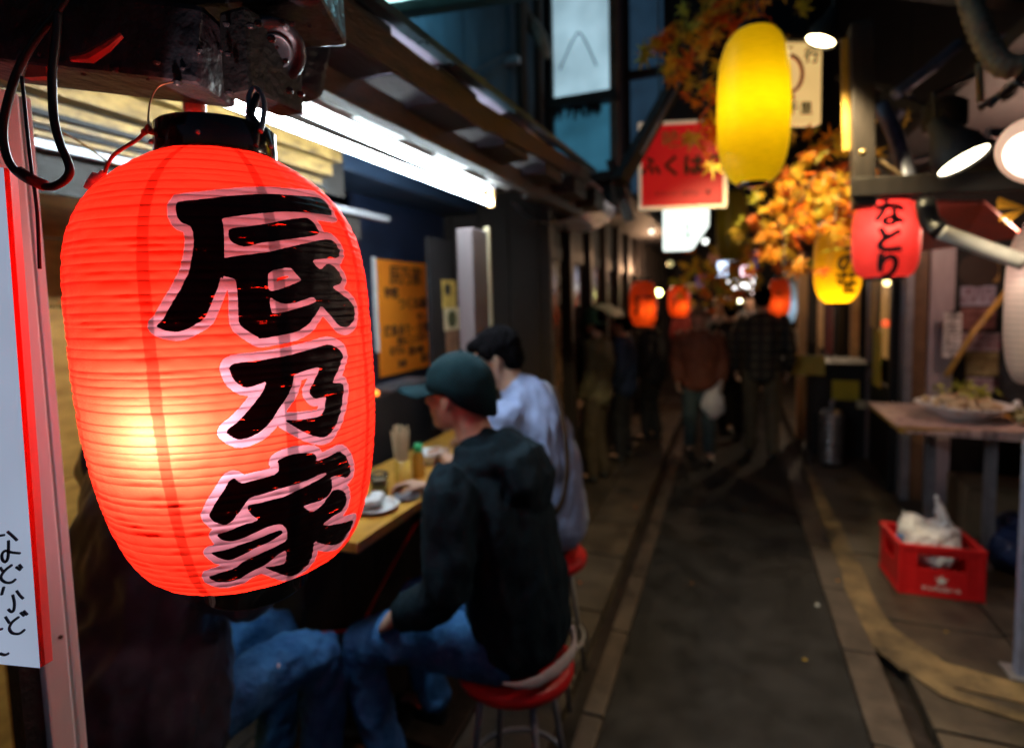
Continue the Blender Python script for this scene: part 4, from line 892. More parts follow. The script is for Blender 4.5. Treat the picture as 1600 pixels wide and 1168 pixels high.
bb = MB(); bb.ball(P(-.012, 0, .128), (.007, .007, .004), 10, 6); bb.v = [X1 @ Vector(v) for v in bb.v]; bb.build('cap_button', M_cap, co, smooth=True)
# white shirt hem showing under the hoodie, over the stool edge
wh = MB(); pts = []
for i in range(15):
    a = math.radians(100 + 170 * i / 14); pts.append(V(-.01 + .158 * math.cos(a), .190 * math.sin(a), .655 + .004 * math.sin(5 * a)))
loft(wh, pts, [(.022 * math.sin(math.pi * (i + .6) / 15.2) + .004, .008) for i in range(15)], side=(0, 0, 1))
fuse(wh, 'shirt_hem', .007, mat('white_shirt', (.62, .56, .58), .7, var=.1), p1, X1, smooth=2, folds=.008, fscale=.03)

# stools
def stool(x, y, z, label, m=M_red):
    t = thing('round_stool', label, 'stool', (x, y, 0), 'round stools along the counter')
    MB().lathe([(.001, 0), (.165, 0), (.178, .010), (.180, .03), (.165, .045), (.001, .052)], (x, y, z - .052), (0, 0, 1), 36).build('seat', m, t, smooth=True)
    for k in range(4):
        a = math.pi / 4 + k * math.pi / 2
        MB().tube([(x + .11 * math.cos(a), y + .11 * math.sin(a), z - .053), (x + .19 * math.cos(a), y + .19 * math.sin(a), .014)], .011, 8).build('leg', M_steel, t, smooth=True)
    MB().tube([(x + .16 * math.cos(i * math.pi / 12), y + .16 * math.sin(i * math.pi / 12), .24) for i in range(25)], .008, 8, cap=False).build('foot_ring', M_steel, t, smooth=True)
    return t
stool(-.61, 1.52, .612, 'red round stool under the man in the cap')
stool(-.74, 2.22, .62, 'red round stool under the man in the light blue shirt')
stool(-1.34, .86, .60, 'round stool under the person in the black puffer jacket behind the lantern')

# --- man in the light blue shirt
M_bshirt = mat('light_blue_shirt', (0.27, 0.33, 0.55), 0.8, var=0.15, scale=26, bump=0.4, bscale=140, spec=.15)
p2 = thing('person', 'man with glasses in light blue shirt with brown shoulder strap, leaning over the counter', 'person', (-.62, 2.22, 0))
X2 = X_of((-.71, 2.24, 0), math.radians(176))
J2 = dict(pelvis=V(0, 0, .73), waist=V(.01, 0, .90), chest=V(.05, 0, 1.08), shoulders=V(.11, 0, 1.25), neck=V(.16, 0, 1.325), head=V(.235, .03, 1.445), hem=V(-.02, 0, .72),
          shL=V(.13, .21, 1.22), elL=V(.22, .25, .99), wrL=V(.44, .16, 1.03), shR=V(.13, -.21, 1.22), elR=V(.22, -.25, .99), wrR=V(.44, -.15, 1.03),
          hipL=V(0, .10, .70), knL=V(.46, .14, .64), anL=V(.40, .13, .28), hipR=V(0, -.10, .70), knR=V(.46, -.14, .64), anR=V(.40, -.13, .28))
P, Rm = figure(p2, X2, J2, .010, M_skin, M_bshirt, mat('dark_trousers', (.02, .022, .03), .8), dict(topname='shirt', tw=1.06, belly=.0, yaw=.35, pitch=.35, tf=.045, tfs=.075, sleeve=.5, hs=1.06, pnL=(0, -.3, -1), pnR=(0, .3, -1)))
face_bits(p2, X2, P, glasses=True); hair_cap(p2, X2, P, Rm, .008, s=1.03)
b = MB(); pts = [V(.02, -.10, 1.31), V(-.035, -.03, 1.24), V(-.085, .05, 1.14), V(-.115, .12, 1.0), V(-.10, .175, .88), V(-.02, .205, .80)]
b.tube([X2 @ v for v in spline(pts, 5)], .011, 8); b.build('bag_strap', mat('strap_brown', (.035, .018, .010), .8, spec=.1), p2, smooth=True)
b = MB(); loft(b, [V(.11, .09, 1.30), V(.10, .05, 1.335), V(.085, 0, 1.345), V(.10, -.05, 1.335), V(.11, -.09, 1.30)], [(.022, .010)] * 5, side=(0, 0, 1)); fuse(b, 'collar', .008, M_bshirt, p2, X2, smooth=2)

# --- person in the black puffer jacket behind the lantern
M_nylon = mat('black_nylon', (0.045, 0.042, 0.065), 0.34, var=0.3, scale=12, bump=0.3, bscale=26)
p3 = thing('person', 'seated person in shiny black puffer jacket and blue jeans, mostly hidden behind the red lantern', 'person', (-1.34, .86, 0))
X3 = X_of((-1.34, .86, 0), math.radians(78))
J3 = dict(pelvis=V(0, 0, .71), waist=V(.02, 0, .89), chest=V(.05, 0, 1.10), shoulders=V(.08, 0, 1.30), neck=V(.10, 0, 1.39), head=V(.16, 0, 1.53), hem=V(.0, 0, .66),
          shL=V(.08, .21, 1.28), elL=V(.16, .26, 1.02), wrL=V(.34, .12, 1.0), shR=V(.08, -.21, 1.28), elR=V(.12, -.26, 1.05), wrR=V(.30, -.10, 1.04),
          hipL=V(0, .10, .69), knL=V(.43, .11, .66), anL=V(.40, .11, .22), hipR=V(0, -.10, .69), knR=V(.43, -.11, .655), anR=V(.40, -.10, .22))
P, Rm = figure(p3, X3, J3, .009, M_skin, M_nylon, M_jeans, dict(topname='puffer_jacket', tw=1.22, belly=.03, tf=.055, tfs=.085, pitch=.2, sleeve=.03, tsm=3))
hair_cap(p3, X3, P, Rm, .009, long=.1); face_bits(p3, X3, P)
b = MB(); b.ball(P(-.005, -.086, -.055), .008, 10, 8); b.v = [X3 @ Vector(v) for v in b.v]; b.build('earring', M_steel, p3, smooth=True)
b = MB(); b.tube([X3 @ V(.22, -.13, .755), X3 @ V(.25, -.15, .75), X3 @ V(.27, -.17, .74)], .008, 6); b.build('shirt_hem', M_white, p3)

# --- people in the alley
def stand(h=1.7, stride=.0, lean=0.0, arm=.0):
    k = h / 1.72
    J = dict(pelvis=V(0, 0, .92), waist=V(.0 + lean * .2, 0, 1.06), chest=V(lean * .5, 0, 1.24), shoulders=V(lean * .8, 0, 1.40), neck=V(lean, 0, 1.47), head=V(lean + .02, 0, 1.605), hem=V(0, 0, .84),
             shL=V(lean * .8, .19, 1.385), elL=V(lean * .5 - .03 + arm, .25, 1.12), wrL=V(lean * .5 + .07 + arm * 1.5, .24, .89), shR=V(lean * .8, -.19, 1.385), elR=V(lean * .5 - .03 - arm, -.25, 1.12), wrR=V(lean * .5 + .07 - arm, -.24, .89),
             hipL=V(0, .09, .88), knL=V(.03 + stride * .5, .10, .49), anL=V(stride, .10, .085), hipR=V(0, -.09, .88), knR=V(.05 - stride * .3, -.10, .49), anR=V(-stride, -.10, .085 + abs(stride) * .15))
    return {a: v * k for a, v in J.items()}
def walker(px, py, depth, ang, h, label, top, bottom, opts=None, hair=True, hlong=0, stride=.12, lean=0.0, loc=None, hm=None):
    c = loc or at(px, py, depth); t = thing('person', label, 'person', (c.x, c.y, 0)); X = X_of((c.x, c.y, .013), ang)
    o = dict(topname='jacket', sleeve=.05, bsm=1, tf=.03); o.update(opts or {})
    P, Rm = figure(t, X, stand(h, stride, lean), .014, M_skin, top, bottom, o)
    if hair: hair_cap(t, X, P, Rm, .014, long=hlong, m=hm)
    if math.cos(ang + math.pi / 2) > .2 or True: pass
    return t, X, P, Rm
def plaid(name, c1, c2, c3):
    m = mat(name, c1, .8, var=.1)
    nt = m.node_tree; n = nt.nodes; l = nt.links; p = n['Principled BSDF']
    tc = n['Texture Coordinate']; src = None
    for ax, col, sc in (('Z', c2, 11), ('Y', c3, 9)):
        sx = n.new('ShaderNodeSeparateXYZ'); l.new(tc.outputs['Object'], sx.inputs[0])
        a = n.new('ShaderNodeMath'); a.operation = 'MULTIPLY'; a.inputs[1].default_value = sc; l.new(sx.outputs[ax if ax != 'Y' else 'X'], a.inputs[0])
        f = n.new('ShaderNodeMath'); f.operation = 'FRACT'; l.new(a.outputs[0], f.inputs[0])
        g = n.new('ShaderNodeMath'); g.operation = 'GREATER_THAN'; g.inputs[1].default_value = .68; l.new(f.outputs[0], g.inputs[0])
        mx = n.new('ShaderNodeMix'); mx.data_type = 'RGBA'; l.new(g.outputs[0], mx.inputs['Factor'])
        if src is None: l.new(n['Color Ramp'].outputs[0], mx.inputs['A'])
        else: l.new(src, mx.inputs['A'])
        mx.inputs['B'].default_value = (*col, 1); src = mx.outputs['Result']
    l.new(src, p.inputs['Base Color']); return m
M_plaid = plaid('dark_plaid', (.03, .027, .022), (.075, .06, .045), (.010, .010, .012))
M_tan = mat('tan_trousers', (.10, .08, .05), .8); M_navy = mat('navy_cloth', (.01, .02, .06), .8); M_dk = mat('dark_cloth', (.012, .012, .016), .8, var=.3)
up = math.radians(90)
tm, X, P, Rm = walker(1190, 700, 6.0, up, 1.74, 'tall man in dark plaid shirt and tan trousers walking away down the alley', M_plaid, M_tan, dict(sleeve=.05, topname='plaid_shirt'), stride=.10, loc=Vector((.31, 6.15, 0)))
tw2, X, P, Rm = walker(1095, 700, 5.9, -up + .1, 1.56, 'woman in rust brown jacket and blue jeans carrying a white plastic bag', mat('rust_jacket', (.16, .045, .025), .7, var=.25), mat('teal_jeans', (.05, .075, .085), .8), dict(pitch=.35, tw=1.1), stride=.12, lean=.04, hlong=.12, loc=Vector((-.29, 6.05, 0)), hm=mat('brown_hair', (.22, .13, .08), .5, var=.3))
def bag_mesh(c, w, h, d, seed=1, handles=True):
    q = MB(); r3 = random.Random(seed)
    q.ball(c, (w, d, h), 22, 16)
    q.v = [Vector(v) + Vector((r3.uniform(-1, 1), r3.uniform(-1, 1), r3.uniform(-1, 1))) * w * .05 for v in q.v]
    if handles:
        for s in (-1, 1):
            loft(q, [c + V(s * w * .75, 0, h * .3), c + V(s * w * .70, 0, h * 1.0), c + V(s * w * .42, 0, h * 1.55)], [(w * .25, d * .3), (w * .16, d * .2), (w * .06, d * .06)])
    return q
M_bag = mat('white_polythene', (0.72, 0.70, 0.74), 0.3, var=.06, bump=.3, bscale=30)
cw = Vector((-.29, 6.05, 0)) + Vector((.24, -.10, .0))
tb = thing('plastic_bag', 'small white plastic bag hanging from the hand of the woman in the brown jacket', 'bag', cw + Vector((0, 0, .6)))
q = bag_mesh(cw + Vector((-.10, -.04, .60)), .12, .15, .07, 4, False); loft(q, [cw + V(-.10, -.04, .70), cw + V(-.04, -.02, .80), cw + V(-.02, 0, .84)], [.05, .02, .01])
fuse(q, 'bag_body', .012, M_bag, tb, Matrix.Identity(4), smooth=2, folds=.03, fscale=.05)
walker(0, 0, 0, -up, 1.66, 'person in pale pinkish coat coming up the alley behind the woman in brown', mat('pale_coat', (.42, .33, .36), .7), M_dk, dict(), stride=.08, loc=Vector((-.10, 7.4, 0)), hm=mat('brown_hair', (.12, .07, .05)))
walker(0, 0, 0, up, 1.60, 'person in black carrying nothing, partly behind the tall plaid-shirted man', M_dk, M_dk, dict(), stride=.1, loc=Vector((.02, 7.0, 0)))
walker(0, 0, 0, math.radians(170), 1.56, 'person in olive jacket and green hat standing at the shop front on the left', mat('olive_jacket', (.09, .075, .04), .8, var=.3), mat('brown_trousers', (.05, .035, .02), .8), dict(), stride=.02, loc=Vector((-1.13, 5.0, 0)))
walker(0, 0, 0, math.radians(175), 1.50, 'person in navy blue jacket right of the olive jacket', M_navy, M_dk, dict(tw=1.1), stride=.02, loc=Vector((-1.02, 5.75, 0)))
walker(0, 0, 0, math.radians(160), 1.52, 'dark-clothed person waiting at the shop fronts, right of the navy jacket', M_dk, M_dk, dict(tw=1.1), stride=.03, loc=Vector((-.84, 6.6, 0)))
walker(0, 0, 0, math.radians(-60), 1.58, 'dark figure standing behind the counter under the photo menus on the right', M_dk, M_dk, dict(tw=1.25), stride=.02, loc=Vector((1.98, 4.75, 0)))
walker(0, 0, 0, -up, 1.68, 'person with reddish face far down the alley', mat('grey_coat', (.10, .08, .09), .7), M_dk, dict(), stride=.08, loc=Vector((.28, 9.2, 0)))

walker(0, 0, 0, -up + .3, 1.62, 'person in cream top walking towards the camera behind the crowd', mat('cream_top', (.5, .42, .34), .8), M_navy, dict(), stride=.1, loc=Vector((.02, 8.6, 0)), hm=mat('brown_hair', (.12, .07, .05)))
walker(0, 0, 0, up - .2, 1.70, 'person in dark red jacket far left in the crowd', mat('dark_red_jacket', (.16, .02, .02), .8), M_dk, dict(), stride=.1, loc=Vector((-.55, 8.9, 0)))
walker(0, 0, 0, -up, 1.66, 'person in grey coat at the far right of the crowd', mat('grey_coat', (.10, .08, .09), .7), M_dk, dict(), stride=.1, loc=Vector((.62, 10.2, 0)))
th = thing('green_hat', 'small dark green hat on the person in the olive jacket', 'hat', (-1.15, 5.0, 1.5))
MB().lathe([(.001, .14), (.06, .13), (.095, .08), (.10, .02), (.135, .0), (.13, -.004), (.095, .0)], (-1.15, 5.0, 1.47), (0, 0, 1), 20).build('hat_body', mat('green_felt', (.02, .07, .04), .8), th, smooth=True)
# ------------------------------------------------------------------ things on the counter
cc = Vector
def glass_mat():
    return mat('clear_glass', (.9, .92, .9), .05, trans=.95, var=0, ior=1.45)
cx, cy = atX(630, 740, -1.15).xy
ch = thing('chopstick_holder', 'tall jar packed with pale disposable chopsticks on the orange counter', 'chopsticks', (-1.17, 1.80, 1.0))
MB().lathe([(.001, .001), (.030, .001), (.031, .01), (.031, .10), (.028, .10), (.028, .012), (.001, .010)], (-1.17, 1.80, 1.0), (0, 0, 1), 24).build('jar', mat('amber_jar', (.55, .33, .06), .25, var=.3), ch, smooth=True)
rr = random.Random(2); M_stick = mat('pale_bamboo', (.62, .50, .33), .55, var=.2)
stick_me = None
for i in range(26):
    a = rr.uniform(0, 6.28); d = rr.uniform(.004, .024); tl = rr.uniform(1.2, 2.1)
    p0 = Vector((-1.17 + d * math.cos(a) * .8, 1.80 + d * math.sin(a) * .8, 1.012)); p1_ = Vector((-1.17 + d * tl * math.cos(a), 1.80 + d * tl * math.sin(a), 1.0 + rr.uniform(.205, .235)))
    MB().bar(p0, p1_, .006, .0045).build('chopstick', M_stick, ch)
cup = thing('glass_cup', 'short cloudy glass of drink left of the chopsticks', 'cup', (-1.19, 1.67, 1.0))
MB().lathe([(.001, .001), (.028, .001), (.034, .07), (.034, .085), (.031, .085), (.030, .07), (.025, .008), (.001, .007)], (-1.19, 1.67, 1.0), (0, 0, 1), 28).build('glass', glass_mat(), cup, smooth=True)
MB().lathe([(.001, .008), (.0245, .0085), (.0285, .052), (.001, .052)], (-1.19, 1.67, 1.0), (0, 0, 1), 24).build('drink', mat('pale_tea', (.5, .42, .12), .3), cup, smooth=True)
MB().lathe([(.001, .053), (.0288, .053), (.0300, .066), (.001, .068)], (-1.19, 1.67, 1.0), (0, 0, 1), 24).build('foam', M_cream, cup, smooth=True)
gb_ = thing('sauce_bottle', 'small sauce bottle with green cap right of the chopsticks', 'bottle', (-1.16, 1.90, 1.0))
MB().lathe([(.001, .001), (.024, .001), (.025, .01), (.025, .085), (.015, .105), (.014, .11), (.001, .11)], (-1.16, 1.90, 1.0), (0, 0, 1), 24).build('bottle_body', mat('soy_amber', (.35, .16, .02), .2), gb_, smooth=True)
MB().lathe([(.017, .107), (.018, .11), (.016, .138), (.001, .14)], (-1.16, 1.90, 1.0), (0, 0, 1), 20).build('cap', mat('green_cap', (.02, .28, .10), .4), gb_, smooth=True)
bw = thing('small_plate', 'white plate with crumpled white napkin and leftovers near the counter end', 'plate', (-1.12, 1.55, 1.0))
MB().lathe([(.001, .001), (.045, .001), (.075, .018), (.078, .018), (.045, .006), (.001, .006)], (-1.12, 1.55, 1.0), (0, 0, 1), 32).build('plate', M_white, bw, smooth=True)
q = MB(); rr = random.Random(8)
for i in range(7): q.ball((-1.12 + rr.uniform(-.03, .03), 1.55 + rr.uniform(-.03, .03), 1.03 + rr.uniform(0, .02)), (rr.uniform(.02, .035), rr.uniform(.015, .03), .016), 10, 8)
fuse(q, 'napkin', .004, M_white, bw, Matrix.Identity(4), smooth=2, folds=.02, fscale=.02)
ct2 = thing('steel_tray', 'small steel dish beside the napkin plate', 'dish', (-1.08, 1.67, 1.0))
MB().lathe([(.001, .001), (.03, .001), (.045, .014), (.047, .014), (.03, .004), (.001, .004)], (-1.075, 1.675, 1.0), (0, 0, 1), 24).build('dish', M_steel, ct2, smooth=True)
b2 = thing('rice_bowl', 'white bowl in front of the capped man on the counter', 'bowl', (-1.22, 2.08, 1.0))
MB().lathe([(.001, .001), (.03, .001), (.032, .012), (.055, .04), (.062, .055), (.059, .055), (.05, .04), (.001, .02)], (-1.22, 2.08, 1.0), (0, 0, 1), 28).build('bowl', M_white, b2, smooth=True)
cl = thing('floor_cable', 'black cable lying in a loop on the slabs beside the red stool', 'cable', (-.55, 2.35, .012))
MB().tube(smooth_path([Vector(p) for p in ((-1.0, 2.7, .02), (-.80, 2.75, .02), (-.66, 2.62, .02), (-.64, 2.42, .02), (-.72, 2.25, .02), (-.85, 2.20, .02), (-1.0, 2.25, .02))]), .008, 8).build('cable_run', M_rubber, cl, smooth=True)

# ------------------------------------------------------------------ upper storey, left
ru = thing('upper_building', 'added black timber wall above the right stalls that blocks skylight', 'building')
for i in range(8): box('wall_board', (1.35, 1.6 + i * 1.3, 2.7), (1.40, 2.885 + i * 1.3, 9.0), M_black, ru, bevel=.004)  # wall added to keep skylight out of the far alley
ub = thing('upper_building', 'dark blue corrugated metal upper storey above the left stalls', 'building')
M_corr = mat('blue_corrugated', (0.07, 0.13, 0.19), 0.45, metal=.2, var=.35, scale=5, stretch=(1, 1, .3), bump=.1)
for y0 in np.arange(.6, 4.2, .75):
    b = MB(); n = 26; L = []
    for i in range(n + 1):
        yy = y0 + .74 * i / n; L.append((-1.36 + .010 * math.cos(i * math.pi), yy))
    for i in range(n):
        (xa, ya), (xb, yb) = L[i], L[i+1]
        b.add([(xa, ya, 2.48), (xb, yb, 2.48), (xb, yb, 6.2), (xa, ya, 6.2)], [(0, 1, 2, 3)])
    b.build('corrugated_sheet', M_corr, ub)
box('wall_core', (-2.4, .5, 2.5), (-1.375, 4.19, 6.2), M_dkpanel, ub)
box('wall_core', (-2.4, 4.42, 2.6), (-1.30, 13, 9.0), M_dkpanel, ub)
box('roof_deck', (-2.4, -2, 2.475), (-1.38, .49, 2.55), M_black, ub)
box('downpipe_bracket', (-1.345, 3.42, 3.2), (-1.25, 3.47, 3.24), M_steel, ub)
for y in (3.55, 3.9): MB().tube([(-1.27, y, 2.5), (-1.27, y, 6.2)], .035, 12).build('downpipe', M_wood_dark, ub, smooth=True)
MB().tube(smooth_path([at(805, -20, 3.9), at(820, 25, 3.9), at(842, 55, 3.9), at(852, 90, 4.0)]), .05, 12).build('duct', mat('old_duct', (.14, .15, .13), .5, var=.4), ub, smooth=True)
MB().tube([at(640, 120, 2.7), at(730, 118, 3.0), at(800, 80, 3.6)], .006, 6).build('wire', M_rubber, ub)
# lit window bay that faces down the alley
bay = thing('window_bay', 'tall frosted window lit cyan with brown frame, high on the left', 'window', (-1.05, 4.2, 2.5))
def frost(name, c, s, var=.45, sc=3.0): return emit(name, c, s, var=var, scale=sc)
a = atY(865, -60, 4.2); b_ = atY(957, 290, 4.2)
XL, XR = -1.245, -0.815
box('pane', (XL, 4.20, 3.19), (XR, 4.212, 4.6), frost('frosted_pane_lit', (.40, .60, .70), .78, .75), bay)
box('pane', (XL, 4.20, 2.62), (XR, 4.212, 3.12), frost('frosted_pane_lower', (.05, .22, .34), .40, .9), bay)
M_frame = mat('brown_frame', (.10, .055, .03), .5, var=.4)
box('frame', (XR, 4.15, 2.3), (XR + .06, 4.23, 4.8), M_frame, bay, bevel=.004)
box('frame', (XL - .05, 4.15, 2.3), (XL, 4.23, 4.8), M_wood_dark, bay, bevel=.004)
box('sill', (XL - .05, 4.10, 3.12), (XR + .06, 4.235, 3.19), M_wood_dark, bay, bevel=.004)
box('sill', (XL - .05, 4.10, 2.55), (XR + .06, 4.235, 2.62), M_wood_dark, bay, bevel=.004)
box('bay_side', (XL - .05, 4.231, 2.3), (XR + .06, 4.41, 4.8), M_wood_dark, bay)
MB().tube(smooth_path([Vector((XL + .05, 4.19, 3.42)), Vector((XL + .16, 4.19, 3.62)), Vector((XL + .22, 4.19, 3.64)), Vector((XL + .33, 4.19, 3.40))]), .006, 6).build('hanging_wire', mat('blue_grey_wire', (.1, .2, .25), .5), bay)
br = MB(); rr = random.Random(6)
for i in range(26):
    x = rr.uniform(XL, XR); br.tube([(x, 4.19, 3.125), (x + rr.uniform(-.02, .02), 4.185, 3.08 - rr.uniform(0, .05))], [.012, .004], 6)
o = br.build('grime_drips', M_black, bay); o['kind'] = 'stuff'
wb = thing('dark_window', 'dim blue-grey dark window panes right of the lit cyan window', 'window', (-.65, 5, 3))
for z0, z1 in ((2.6, 3.55), (3.62, 4.6)): box('pane', (-.80, 5.0, z0), (-.52, 5.012, z1), emit('night_pane', (.02, .05, .09), .55, var=.5), wb)
for x in (-.84, -.52, -.20): box('frame', (x, 4.96, 2.5), (x + .04, 5.03, 4.9), M_wood_dark, wb)
box('sill', (-.84, 4.95, 3.55), (-.16, 5.03, 3.62), M_wood_dark, wb)
box('wall_panel', (-1.3, 5.04, 2.5), (-.1, 5.1, 5.5), M_black, wb)
box('pane', (-.48, 5.0, 2.6), (-.20, 5.012, 4.6), M_black, wb)
# fluorescent fixture at the top
uf = thing('tube_fixture', 'white cyan fluorescent fixture cut off by the top edge of the picture', 'light', at(700, 0, 1.9))
fa, fb = at(560, -14, 2.05), at(1000, -150, 2.5)
MB().bar(at(585, -8, 2.0), at(860, -75, 2.35), .11, .05).build('diffuser', emit('cyan_diffuser', (.55, .95, .95), 2.6), uf, bevel=.012)
MB().bar(at(590, 22, 2.03), at(880, -20, 2.38), .07, .04).build('housing', mat('dark_green_metal', (.03, .07, .07), .4, metal=.3), uf, bevel=.005)
MB().lathe([(.001, 0), (.006, 0), (.004, .004)], at(617, 24, 1.99), -F_, 10).build('screw', M_white, uf)
light('tube_spill', 'POINT', at(700, -60, 2.1) + Vector((0, 0, .10)), 9.0, (.30, .80, 1.0), uf, size=.12)
# curved awning at the stall end
aw = thing('curved_awning', 'shiny bluish curved plastic awning at the far end of the stall eave', 'awning', (-1.0, 3.6, 2.3))
b = MB(); n = 14
for i in range(n):
    def pt(i, y):
        a = math.radians(200 + 140 * i / n); return Vector((-1.05 + .30 * math.cos(a), y, 2.42 + .23 * math.sin(a)))
    b.add([pt(i, 3.45), pt(i+1, 3.45), pt(i+1, 4.15), pt(i, 4.15)], [(0, 1, 2, 3)])
b.build('awning_sheet', mat('blue_vinyl', (.42, .48, .66), .22, var=.4, scale=14, bump=.4, bscale=24), aw, smooth=True)

# ------------------------------------------------------------------ far left shop fronts
sf = thing('shop_row', 'row of dark timber shop fronts with glass sliding doors on the left', 'shop front', (-1.3, 6, 0))
M_pane = mat('dim_glass', (.05, .035, .035), .12, var=.6, scale=3, second=(.16, .09, .08))
M_pane2 = mat('dim_glass_warm', (.10, .06, .04), .2, var=.7, scale=5, second=(.26, .14, .08))
y = 3.72
for i in range(13):
    box('post', (-1.30, y, 0.013), (-1.20, y + .10, 2.5), M_wood_dark, sf, bevel=.005)
    box('pane', (-1.27, y + .102, .55), (-1.26, y + .60, 2.0), M_pane if i % 2 else M_pane2, sf)
    box('lower_board', (-1.28, y + .102, .013), (-1.25, y + .60, .548), M_wood_dark, sf)
    box('transom', (-1.28, y + .102, 2.003), (-1.24, y + .60, 2.10), M_wood_dark, sf)
    box('upper_board', (-1.28, y + .102, 2.103), (-1.25, y + .60, 2.5), M_black, sf)
    y += .702
box('roof', (-1.6, 4.2, 2.502), (-.75, 12.8, 2.56), M_black, sf)
gl = thing('green_awning', 'small green striped awning over the left shop counter', 'awning', (-1.1, 5.5, 1.55))
MB().prism([(-1.20, 5.1, 1.62), (-.98, 5.1, 1.50), (-.98, 5.9, 1.50), (-1.20, 5.9, 1.62)], (0, 0, .02)).build('awning_sheet', mat('green_canvas', (.025, .10, .06), .7), gl)
for nm, px, py, d, col, st_, r in (('bulb', 1029, 457, 7.0, (1, 1, .35), 14, .045), ('bulb', 1018, 362, 6.5, (.95, .9, .7), 2.5, .03), ('bulb', 1102, 377, 6.8, (.9, .95, .9), 3, .035), ('bulb', 1047, 412, 7.5, (.5, .45, .2), 1.2, .04),
                                ('bulb', 1155, 468, 8.5, (1, 1, .6), 10, .045), ('bulb', 1174, 462, 8.8, (1, .75, .7), 5, .05), ('bulb', 1098, 486, 8.0, (.9, .03, .05), 1.4, .05), ('bulb', 1384, 505, 6, (.9, .10, .03), 1.2, .04), ('bulb', 1386, 441, 5.6, (1, .85, .35), 5, .035), ('bulb', 1372, 443, 5.8, (.7, .8, .2), 1.6, .035), ('bulb', 805, 483, 4.0, (.9, .03, .03), .8, .02)):
    c = at(px, py, d); lab = {1029: 'small round yellow-green lamp between the two far red lanterns', 1018: 'faint round white lamp under the dark eaves, left of the lit white sign', 1102: 'tiny white lamp just below the slanted lit sign', 1047: 'dim amber lamp left of the distant maple leaves', 1155: 'bright small white-yellow lamp over the far pedestrians', 1174: 'pinkish far lamp right of the white-yellow one', 1098: 'tiny red lamp above the crowd', 1384: 'small red-orange lamp inside the lit shop at right', 1386: 'small bright lamp just below the pink lantern', 1372: 'dim greenish lamp left of the bright one below the pink lantern', 805: 'tiny red light in the dark by the blue shirted man'}[px]
    t = thing('hanging_bulb', lab, 'lamp', c)
    MB().ball(c, (r, r, r), 14, 10).build('bulb', emit('bulb%d' % px, col, st_), t, smooth=True)
    MB().tube([c + Vector((0, 0, r)), c + Vector((0, 0, r + .25))], .004, 6).build('cord', M_rubber, t)

# far white signs and the end of the alley
fe = thing('far_building', 'dark building closing the end of the alley', 'building', (0, 13.5, 0))
box('wall', (-7, 13.6, -.05), (7, 14.4, 17), M_black, fe)  # wall stretched upward to cover the bright sky
rr = random.Random(12)
for i in range(14):
    x = rr.uniform(-2.2, 1.5); z = rr.uniform(.8, 3.2); w_ = rr.uniform(.12, .3); h_ = rr.uniform(.2, .5)
    box('window', (x, 13.55, z), (x + w_, 13.598, z + h_), emit('far_window%d' % (i % 4), [(.35, .12, .08), (.5, .3, .12), (.16, .10, .25), (.4, .16, .25)][i % 4], .35), fe)
def fsign(px0, py0, px1, py1, Yv, col, s_, lab):
    a = atY(px0, py1, Yv); b = atY(px1, py0, Yv); t = thing('lit_sign', lab, 'sign', a)
    box('sign_face', (a.x, Yv, a.z), (b.x, Yv + .03, b.z), emit('sign%d_%d' % (px0, py0), col, s_, var=.2), t, bevel=.01)
    box('sign_box', (a.x - .02, Yv + .031, a.z - .02), (b.x + .02, Yv + .12, b.z + .02), M_black, t)
    MB().tube([(a.x * .5 + b.x * .5, Yv + .08, b.z), (a.x * .5 + b.x * .5, Yv + .08, b.z + .9)], .012, 6).build('hanger', M_rubber, t)
fsign(1121, 408, 1137, 432, 9.5, (.55, .72, 1), 2.5, 'bluish white vertical lit sign far down the alley')
fsign(1128, 436, 1178, 452, 9.6, (1, 1, 1), 4, 'wide white lit sign far down the alley')
fsign(1157, 415, 1177, 433, 9.8, (1, .72, .85), 2.5, 'pinkish white lit sign above the wide one')
fsign(1160, 424, 1180, 449, 10.2, (1, .98, .95), 3, 'short white lit sign at the right end of the wide one')
fsign(1215, 432, 1234, 470, 8.6, (.35, .25, .4), .6, 'faint mauve sign behind the small red and white lanterns')

# ------------------------------------------------------------------ hanging signs
rs = thing('red_sign', 'red sign with cream border and dark hiragana hanging in mid alley', 'sign', at(1066, 258, 3.0))
o0 = at(1066, 258, 3.0); rgt = Vector((.93, .30, 0)).normalized(); upv = Vector((0, 0, 1)); nrm = rgt.cross(upv)
def sq(b, o0, rgt, x0, x1, z0, z1, d0, d1):
    n = Vector(rgt).cross(Vector((0, 0, 1))).normalized()
    return b.prism([o0 + rgt * x + Vector((0, 0, z)) + n * d0 for x, z in ((x0, z0), (x1, z0), (x1, z1), (x0, z1))], n * (d1 - d0))
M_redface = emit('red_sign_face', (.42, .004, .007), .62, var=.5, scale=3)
sq(MB(), o0, rgt, -.225, .225, -.215, .22, -.02, .0).build('sign_face', M_redface, rs, bevel=.01)
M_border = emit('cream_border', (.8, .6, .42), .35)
for x0, x1, z0, z1 in ((-.230, .232, -.232, -.214), (-.230, .232, .216, .232), (-.230, -.218, -.2135, .2155), (.214, .236, -.2135, .2155)):
    sq(MB(), o0, rgt, x0, x1, z0, z1, -.025, .008).build('border', M_border, rs)
lettering('ふくはら', .115, o0 + nrm * .004 + Vector((0, 0, -.01)), rgt, upv, mat('dark_olive_ink', (.02, .03, .015), .5), rs, bold=.004)
lettering('やきとり・おでん・酒', .03, o0 + nrm * .004 + Vector((0, 0, -.15)), rgt, upv, mat('dark_red_ink', (.15, .02, .03), .5), rs)
lettering('味の', .10, o0 + nrm * .004 + Vector((0, 0, .13)) + rgt * -.01, rgt, upv, mat('ochre_ink', (.55, .30, .10), .5), rs, bold=.002)
